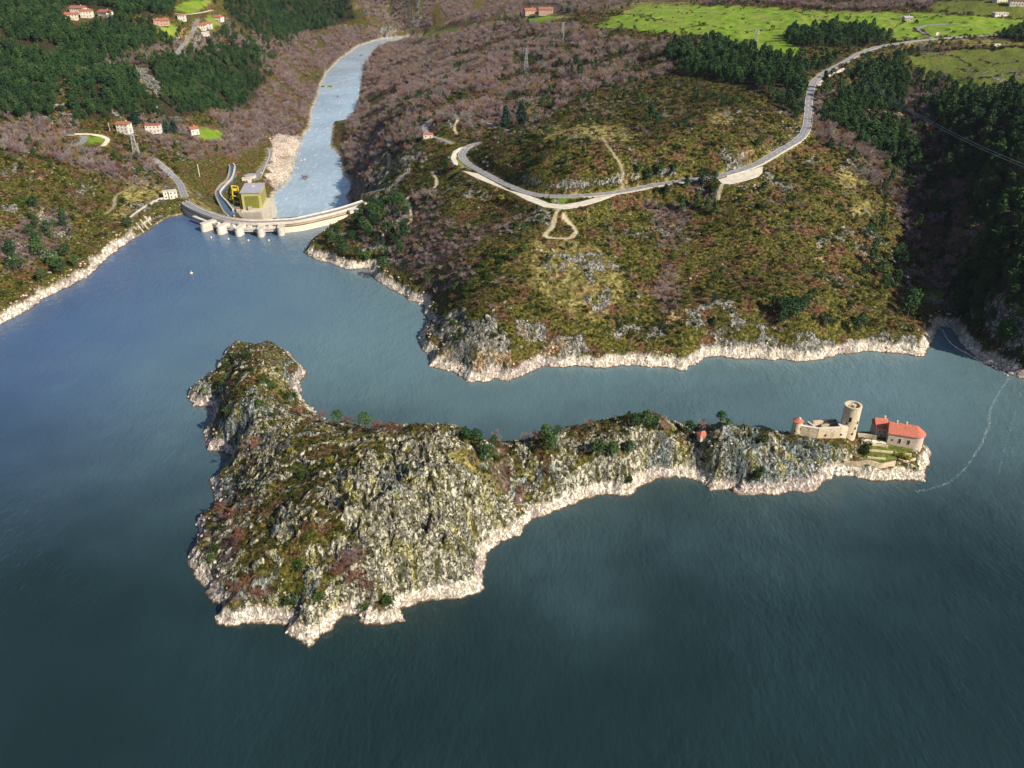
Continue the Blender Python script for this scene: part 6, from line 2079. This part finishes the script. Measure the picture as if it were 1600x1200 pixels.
MB().box((0, -1.75, 1.0), (0.9, 0.12, 1.9)).build('door', M_WOODP, hut)


# ------------------------------------------------------------------ pylons, poles, wires
def pylon(pu_, pv_, hgt, wb, label, rz=0.3):
    x, y, z = spot(pu_, pv_)
    e = thing('lattice_pylon', label, 'pylon', (x, y, z - 0.5), rz, 'lattice pylons')
    c = [(-1, -1), (1, -1), (1, 1), (-1, 1)]
    wt = wb * 0.18
    for a, b in c:
        MB().bar((a * wb / 2, b * wb / 2, 0), (a * wt / 2, b * wt / 2, hgt), 0.16).build('leg', M_STEEL, e)
    br = MB()
    n = 6
    for k in range(n):
        z0_, z1_ = hgt * k / n, hgt * (k + 1) / n
        w0 = wb + (wt - wb) * k / n; w1 = wb + (wt - wb) * (k + 1) / n
        for i in range(4):
            a, b = c[i], c[(i + 1) % 4]
            br.bar((a[0] * w0 / 2, a[1] * w0 / 2, z0_), (b[0] * w1 / 2, b[1] * w1 / 2, z1_), 0.09)
            br.bar((b[0] * w0 / 2, b[1] * w0 / 2, z0_), (a[0] * w1 / 2, a[1] * w1 / 2, z1_), 0.09)
    br.build('bracing', M_STEEL, e)
    for k in (0.8, 0.9, 0.98):
        MB().bar((-wb * 0.75, 0, hgt * k), (wb * 0.75, 0, hgt * k), 0.14).build('cross_arm', M_STEEL, e)
    return e


pylon(213, 242, 27, 5.5, 'tall lattice pylon below the white terrace house')
pylon(822, 112, 27, 5, 'lattice pylon on the brown heath left of the dark pines')
pylon(879, 62, 22, 4.5, 'small distant lattice pylon at the edge of the leafless wood')
pylon(1180, 74, 18, 4, 'pale distant pylon at the lower edge of the green field')


def pole(pu_, pv_, hgt, label, mat=None, r=0.2, group='poles and posts'):
    x, y, z = spot(pu_, pv_)
    e = thing('utility_pole', label, 'pole', (x, y, z - 0.4), 0.2, group)
    MB().cyl((0, 0, 0), r, r * 0.7, hgt, 8).build('post', mat or M_WOODP, e)
    MB().bar((-0.9, 0, hgt - 0.6), (0.9, 0, hgt - 0.6), 0.09).build('cross_arm', mat or M_WOODP, e)
    return e


pole(312, 276, 13, 'pale pole on the brown slope behind the dam', M_CONCW, 0.45)
pole(218, 240, 11, 'short pale pole beside the tall lattice pylon', M_CONCW, 0.3)
pole(172, 205, 9, 'pale pole beside the track to the terrace houses', M_CONCW, 0.3)
pole(1465, 60, 8, 'pole at the junction of the field road', M_WOODP)
pe = pole(1342, 140, 11, 'wooden pole carrying the cable at the edge of the right wood', M_WOODP)
p0 = np.array(pe.location) + np.array([0, 0, 10.6])
p1 = np.array(W(1760, 318, 95.0))
for i in range(2):
    t_ = np.linspace(0, 1, 40)[:, None]
    pts = p0 + (p1 - p0) * t_ + np.array([0, 0, -1.0]) * (4 * 9 * t_ * (1 - t_)) + np.array([0.0, 0.0, 1.5 * i]) + np.array([0.6, 0.9, 0]) * i
    V, F = tube(pts, 0.13, 0.13, 4)
    tag(MB().add(V, F).build('power_cable', M_STEEL), ['lower pale cable hanging over the dark right valley', 'upper pale cable hanging over the dark right valley'][i], 'cable', 'cables over the right valley')

# ------------------------------------------------------------------ small things
bx0 = W(299, 427, 0)
bo = thing('buoy', 'small pale yellow buoy floating alone on the open lake', 'buoy', (bx0[0], bx0[1], 0))
MB().cyl((0, 0, -0.6), 0.9, 1.25, 0.9, 14).build('float', M_CREAM, bo)
MB().cyl((0, 0, 0.3), 1.25, 0.5, 0.6, 14).build('dome', M_CREAM, bo); MB().cyl((0, 0, 0.9), 0.22, 0.22, 1.3, 8).build('mast', M_YELL, bo)
bm_px = [(1467, 513), (1473, 517), (1479, 528), (1486, 537), (1497, 545), (1512, 553), (1530, 564), (1552, 574), (1574, 587)]
bp = resample(np.array([W(u, v, 0.0) for u, v in bm_px]), 2.2)
boom = thing('floating_boom', 'white floating boom curving across the mouth of the right cove', 'boom', tuple(bp[0]))
V, F = tube(bp - bp[0] + np.array([0, 0, 0.12]), 0.22, 0.22, 6)
MB().add(V, F).build('line', M_WHITE, boom)
fm = MB().cyl((0, 0, -0.3), 0.55, 0.55, 0.85, 8)
f0 = fm.build('float', M_WHITE, boom); f0.location = bp[2] - bp[0]
for k in range(6, len(bp), 4):
    o = f0.copy(); COL.objects.link(o); o.parent = boom; o.location = bp[k] - bp[0]


def foam(name, px, wd, label, gap=0.35):
    """thin drifting foam, many flecks"""
    p = resample(np.array([W(u, v, 0.0) for u, v in px]), 0.9)
    b = MB(); rg = np.random.default_rng(9)
    for q in p:
        for _ in range(7):
            if rg.uniform() < gap: continue
            c = q[:2] + rg.normal(0, wd * 0.6, 2); s = rg.uniform(0.06, 0.20); a0_ = rg.uniform(0, 6)
            b.add([(c[0] + s * rg.uniform(.5, 1.2) * math.cos(a0_ + k * 1.05), c[1] + s * rg.uniform(.5, 1.2) * math.sin(a0_ + k * 1.05), 0.02 + 0.012 * rg.uniform()) for k in range(6)], [(0, 1, 2, 3, 4, 5)])
    return tag(b.build(name, M_FOAM), label, kind='stuff')


M_FOAM = plain('foam', (0.45, 0.50, 0.53), 0.7, 0.1)
foam('foam_streak', [(1576, 592), (1562, 612), (1548, 640), (1545, 665), (1535, 690), (1522, 712)], 0.7, 'white foam line drifting down from the right cove', 0.35)
foam('foam_streak', [(1522, 712), (1505, 735), (1485, 752), (1460, 762), (1432, 768)], 0.6, 'white foam line curving towards the island tip', 0.55)
foam('foam_streak', [(1597, 610), (1585, 650), (1570, 700), (1560, 740)], 0.5, 'faint foam line at the right edge of the lake', 0.85)
foam('foam_streak', [(447, 368), (475, 362), (505, 355), (530, 348)], 0.6, 'thin pale foam line along the dam face', 0.5)
foam('foam_streak', [(1455, 545), (1480, 548), (1500, 549)], 0.3, 'short foam line across the right cove', 0.6)

# parked trailer beside the fields, and a signboard at the junction
x, y, z = spot(1557, 73.5)
tr = thing('white_trailer', 'white trailer parked in the hedge between two fields', 'trailer', (x, y, z), 0.15)
MB().box((0, 0, 1.9), (7.0, 2.6, 2.4)).build('body', M_WHITE, tr)
MB().box((0, 0, 3.15), (7.1, 2.7, 0.14)).build('roof', M_WHITE, tr)
for sx in (-2, 2):
    for sy in (-1.15, 1.15):
        V, F = tube([(sx, sy - 0.15, 0.45), (sx, sy + 0.15, 0.45)], 0.45, 0.45, 12)
        MB().add(V, list(F) + [tuple(range(12))[::-1], tuple(range(12, 24))]).build('wheel', M_DARK, tr)
MB().bar((3.5, 0, 0.8), (5.0, 0, 0.7), 0.08).build('drawbar', M_STEEL, tr)
MB().box((-1.0, -1.33, 2.1), (1.4, 0.06, 0.8)).build('window', M_GLASS, tr)
x, y, z = spot(1464, 57.5)
sg = thing('road_sign', 'white signboard at the field road junction', 'sign', (x, y, z), 0.1)
MB().box((0, 0, 3.2), (3.4, 0.15, 3.2)).build('board', M_WHITE, sg)
for k in (-1.3, 1.3): MB().box((k, 0.15, 1.6), (0.16, 0.16, 4.8)).build('post', M_STEEL, sg)

# hedges and field bushes
HEDGE_PX = [[(1062, 45), (1100, 40), (1135, 47)], [(1160, 51), (1200, 47), (1222, 46)], [(985, 47), (1010, 50)], [(1240, 18), (1265, 24), (1295, 26)], [(1280, 32), (1300, 31)], [(1320, 26), (1362, 27)], [(1390, 30), (1420, 29), (1450, 27), (1482, 22)],
 [(1428, 44), (1440, 53), (1452, 58)], [(1438, 46), (1452, 57)], [(1402, 80), (1450, 78), (1500, 75), (1560, 74), (1600, 73)], [(1445, 90), (1480, 86), (1500, 92), (1520, 105)], [(970, 22), (1000, 24), (1025, 34)], [(1000, 27), (1040, 33)], [(1500, 124), (1540, 122), (1560, 118)],
 [(1530, 92), (1560, 100), (1590, 96)], [(1500, 108), (1530, 112)], [(1570, 116), (1600, 112)], [(1480, 24), (1540, 27), (1600, 30)], [(1390, 50), (1415, 33)], [(965, 214), (955, 224), (966, 245)], [(930, 203), (900, 208)]]
HB = []
rg0 = np.random.default_rng(3)
for px in HEDGE_PX:
    a = np.array(px, float)
    X_, Y_, Z_ = hit(a[:, 0], a[:, 1], gz)
    p = resample(np.c_[X_, Y_, Z_], 2.6)
    p = p[rg0.uniform(0, 1, len(p)) < 0.8]
    p[:, :2] += rg0.normal(0, 0.9, (len(p), 2))
    p[:, 2] = gz(p[:, 0], p[:, 1]) - 0.1
    HB.append(p)
HB = np.concatenate(HB)
scatter('field_hedges', BROOM + SPRIG[:1], HB, s3(rg0.uniform(0.9, 2.0, len(HB))) * np.array([1, 1, 0.8]), 'dark hedges and bushes dividing the green fields')

# ------------------------------------------------------------------ loose rock
def rock_proto(seed):
    rg = np.random.default_rng(seed)
    import bmesh
    bm = bmesh.new()
    bmesh.ops.create_icosphere(bm, subdivisions=2, radius=1.0)
    for v in bm.verts:
        p = np.array(v.co)
        for _ in range(1):
            pass
        v.co = v.co
    pl = rg.normal(0, 1, (9, 3)); pl /= np.linalg.norm(pl, axis=1)[:, None]; dd = rg.uniform(0.5, 0.85, 9)
    for v in bm.verts:
        p = np.array(v.co)
        for n_, d_ in zip(pl, dd):
            k = p @ n_ - d_
            if k > 0: p = p - n_ * k
        v.co = p * np.array([1.0, 0.8, 0.7])
    me = bpy.data.meshes.new('rock'); bm.to_mesh(me); bm.free()
    return me


def rock_mat(name, a, b):
    t = NT(name)
    i = t.n('ShaderNodeObjectInfo')
    n = t.noise(t.coord(), 1.5, 4, 0.7)
    c = t.mix(i.outputs['Random'], a, b)
    t.color(t.mix(t.mapr(n, 0.35, 0.65), tuple(k * 0.55 for k in a), c))
    t.bump(n, 0.5, 0.2)
    return t.m


RK1 = [rock_proto(s) for s in (1, 2, 3, 4)]
RK2 = [rock_proto(s) for s in (5, 6, 7)]
RK3 = [rock_proto(s) for s in (8, 9)]
for m in RK1: m.materials.append(rock_mat('shore_stone', (0.52, 0.40, 0.32), (0.74, 0.64, 0.55)))
for m in RK2: m.materials.append(rock_mat('lichen_stone', (0.20, 0.20, 0.155), (0.42, 0.40, 0.30)))
for m in RK3: m.materials.append(rock_mat('river_stone', (0.46, 0.32, 0.25), (0.76, 0.62, 0.52)))
rg = np.random.default_rng(5)
x, y = field(1.5, -200, 225, 215, 455, rg)
ih, idd, irk, ilone, _, _, _, icas = island_parts(x, y)
k = (idd > 0.2) & (idd < 8) & (rg.uniform(0, 1, len(x)) < 0.28)
Pi = np.c_[x, y, ih - 0.1][k]; Si = rg.uniform(0.2, 1.0, k.sum()) ** 1.8 * 1.0
x, y = field(2.0, -420, 380, 410, 760, rg)
gp_ = ground_parts(x, y)
k = (gp_[1] > 0.2) & (gp_[1] < 8) & (rg.uniform(0, 1, len(x)) < 0.3)
Pm = np.c_[x, y, gp_[0] - 0.1][k]; Sm = rg.uniform(0.3, 1.0, k.sum()) ** 1.4 * 1.3
scatter('shore_rocks', RK1, np.r_[Pi, Pm], s3(np.r_[Si, Sm], 0.7, 1.3), 'pale broken rocks along the bare shore of lake and island')
x, y = field(2.3, -200, 225, 220, 455, rg)
ih, idd, irk, ilone, _, _, _, icas = island_parts(x, y)
k = (idd > 9) & (icas < 0.2) & (rg.uniform(0, 1, len(x)) < 0.03 + 0.10 * np.maximum(irk, ilone))
P2 = np.c_[x, y, ih - 0.15][k]; S2 = rg.uniform(0.3, 1.0, k.sum()) ** 1.6 * 1.2
x, y = field(4.0, -520, 420, 420, 720, rg)
z = gz(x, y); u, v = pix(x, y, z)
k = in_view(u, v) & (z > 8) & off_road(x, y, 2) & (rg.uniform(0, 1, len(x)) < 0.06 + 0.35 * rocky(u, v) + 0.22 * (mask_px(DRY_PX, u, v, 8) * (y < 600)) + 0.12 * (u < 290)) & (mask_px(FOREST_PX, u, v, 4) < 0.5)
P3 = np.c_[x, y, z - 0.1][k]; S3 = rg.uniform(0.25, 1.0, k.sum()) ** 2.2 * 1.7
scatter('grey_rocks', RK2, np.r_[P2, P3], s3(np.r_[S2, S3], 0.7, 1.4), 'grey lichen covered rocks scattered over the slopes')
x, y = field(2.2, -420, -200, 820, 1300, rg)
z = gz(x, y); u, v = pix(x, y, z)
us, vs = softpix(x, y, u, v, 2.2)
k = rg.uniform(0, 1, len(x)) < 0.5 * mask_px(BOULDER_PX, us, vs, 14)
k |= (np.abs(z - RIVER_Z) < 1.2) & (rg.uniform(0, 1, len(x)) < 0.05) & in_view(u, v)
P4 = np.c_[x, y, np.maximum(z, RIVER_Z) - 0.1][k]
scatter('river_boulders', RK3, P4, s3(rg.uniform(0.3, 1.0, len(P4)) ** 1.8 * 2.0, 0.7, 1.4), 'reddish boulders of the river bank below the dam')
for i, (pu_, pv_, sz, kd, lab) in enumerate([(477, 281, 8, 0, 'dark reddish bush standing in the river below the dam'), (516, 136, 8, 1, 'ochre bush on the left side of the upper river'), (505, 136, 6, 1, 'smaller ochre bush touching the left river bank'),
        (528, 152, 4, 0, 'small dark bush alone in the upper river'), (528, 210, 11, 1, 'large ochre bush on the rocky bank jutting into the river'), (540, 200, 9, 1, 'ochre bush at the foot of the gorge cliff'), (522, 225, 7, 1, 'ochre bush at the tip of the rocky bank'),
        (565, 88, 6, 0, 'dark islet bush in the river bend')]):
    a = W(pu_, pv_, RIVER_Z)
    tree('river_bush', (REDS[0] if kd == 0 else YELLOWS[0]), (a[0], a[1], RIVER_Z - 0.3), (sz * .2, sz * .2, sz * .1) if kd == 0 else (sz * .5, sz * .5, sz * .36), i * 1.1, lab, 'bush', 'bushes in and beside the river')
bushes = [(752, 414, 'bright green bush on the heath face above the headland'), (767, 398, 'upright bright green bush near the upper headland slope'), (752, 474, 'green bush in the middle of the headland heath'), (727, 464, 'low green bush left on the headland heath'),
          (777, 448, 'yellowish green bush on the headland heath'), (858, 314, 'dark round bush on the grass island in the road'), (738, 240, 'small dark fir beside the road bend'), (1008, 344, 'small green bush below the road above the gully'), (1030, 350, 'green bush beside the brown gully')]
for i, (pu_, pv_, lab) in enumerate(bushes):
    x, y, z = spot(pu_, pv_)
    tree('heath_bush', SHRUBS[i % 3], (x, y, z - 0.1), (2.2, 2.2, 2.3), i, lab, 'bush', 'single green bushes on the peninsula')
x, y, z = spot(784, 311)
tree('yellow_bush', YELLOWS[0], (x, y, z - 0.1), (2.6, 2.6, 2.6), 0, 'yellow green bush just below the long gravel layby', 'bush')


# ------------------------------------------------------------------ the air
hz = bpy.data.materials.new('haze_air')
hz.use_nodes = True
hz.node_tree.nodes.clear()
h_out = hz.node_tree.nodes.new('ShaderNodeOutputMaterial')
h_vol = hz.node_tree.nodes.new('ShaderNodeVolumePrincipled')
h_vol.inputs['Color'].default_value = (0.66, 0.72, 1.0, 1)
h_vol.inputs['Density'].default_value = 0.000018
h_vol.inputs['Anisotropy'].default_value = 0.2
hz.node_tree.links.new(h_vol.outputs[0], h_out.inputs['Volume'])
haze = MB().box((0, 2900, 106), (9400, 7600, 308)).build('haze', hz)
tag(haze, 'thin bluish haze in the air over the valley', kind='stuff')
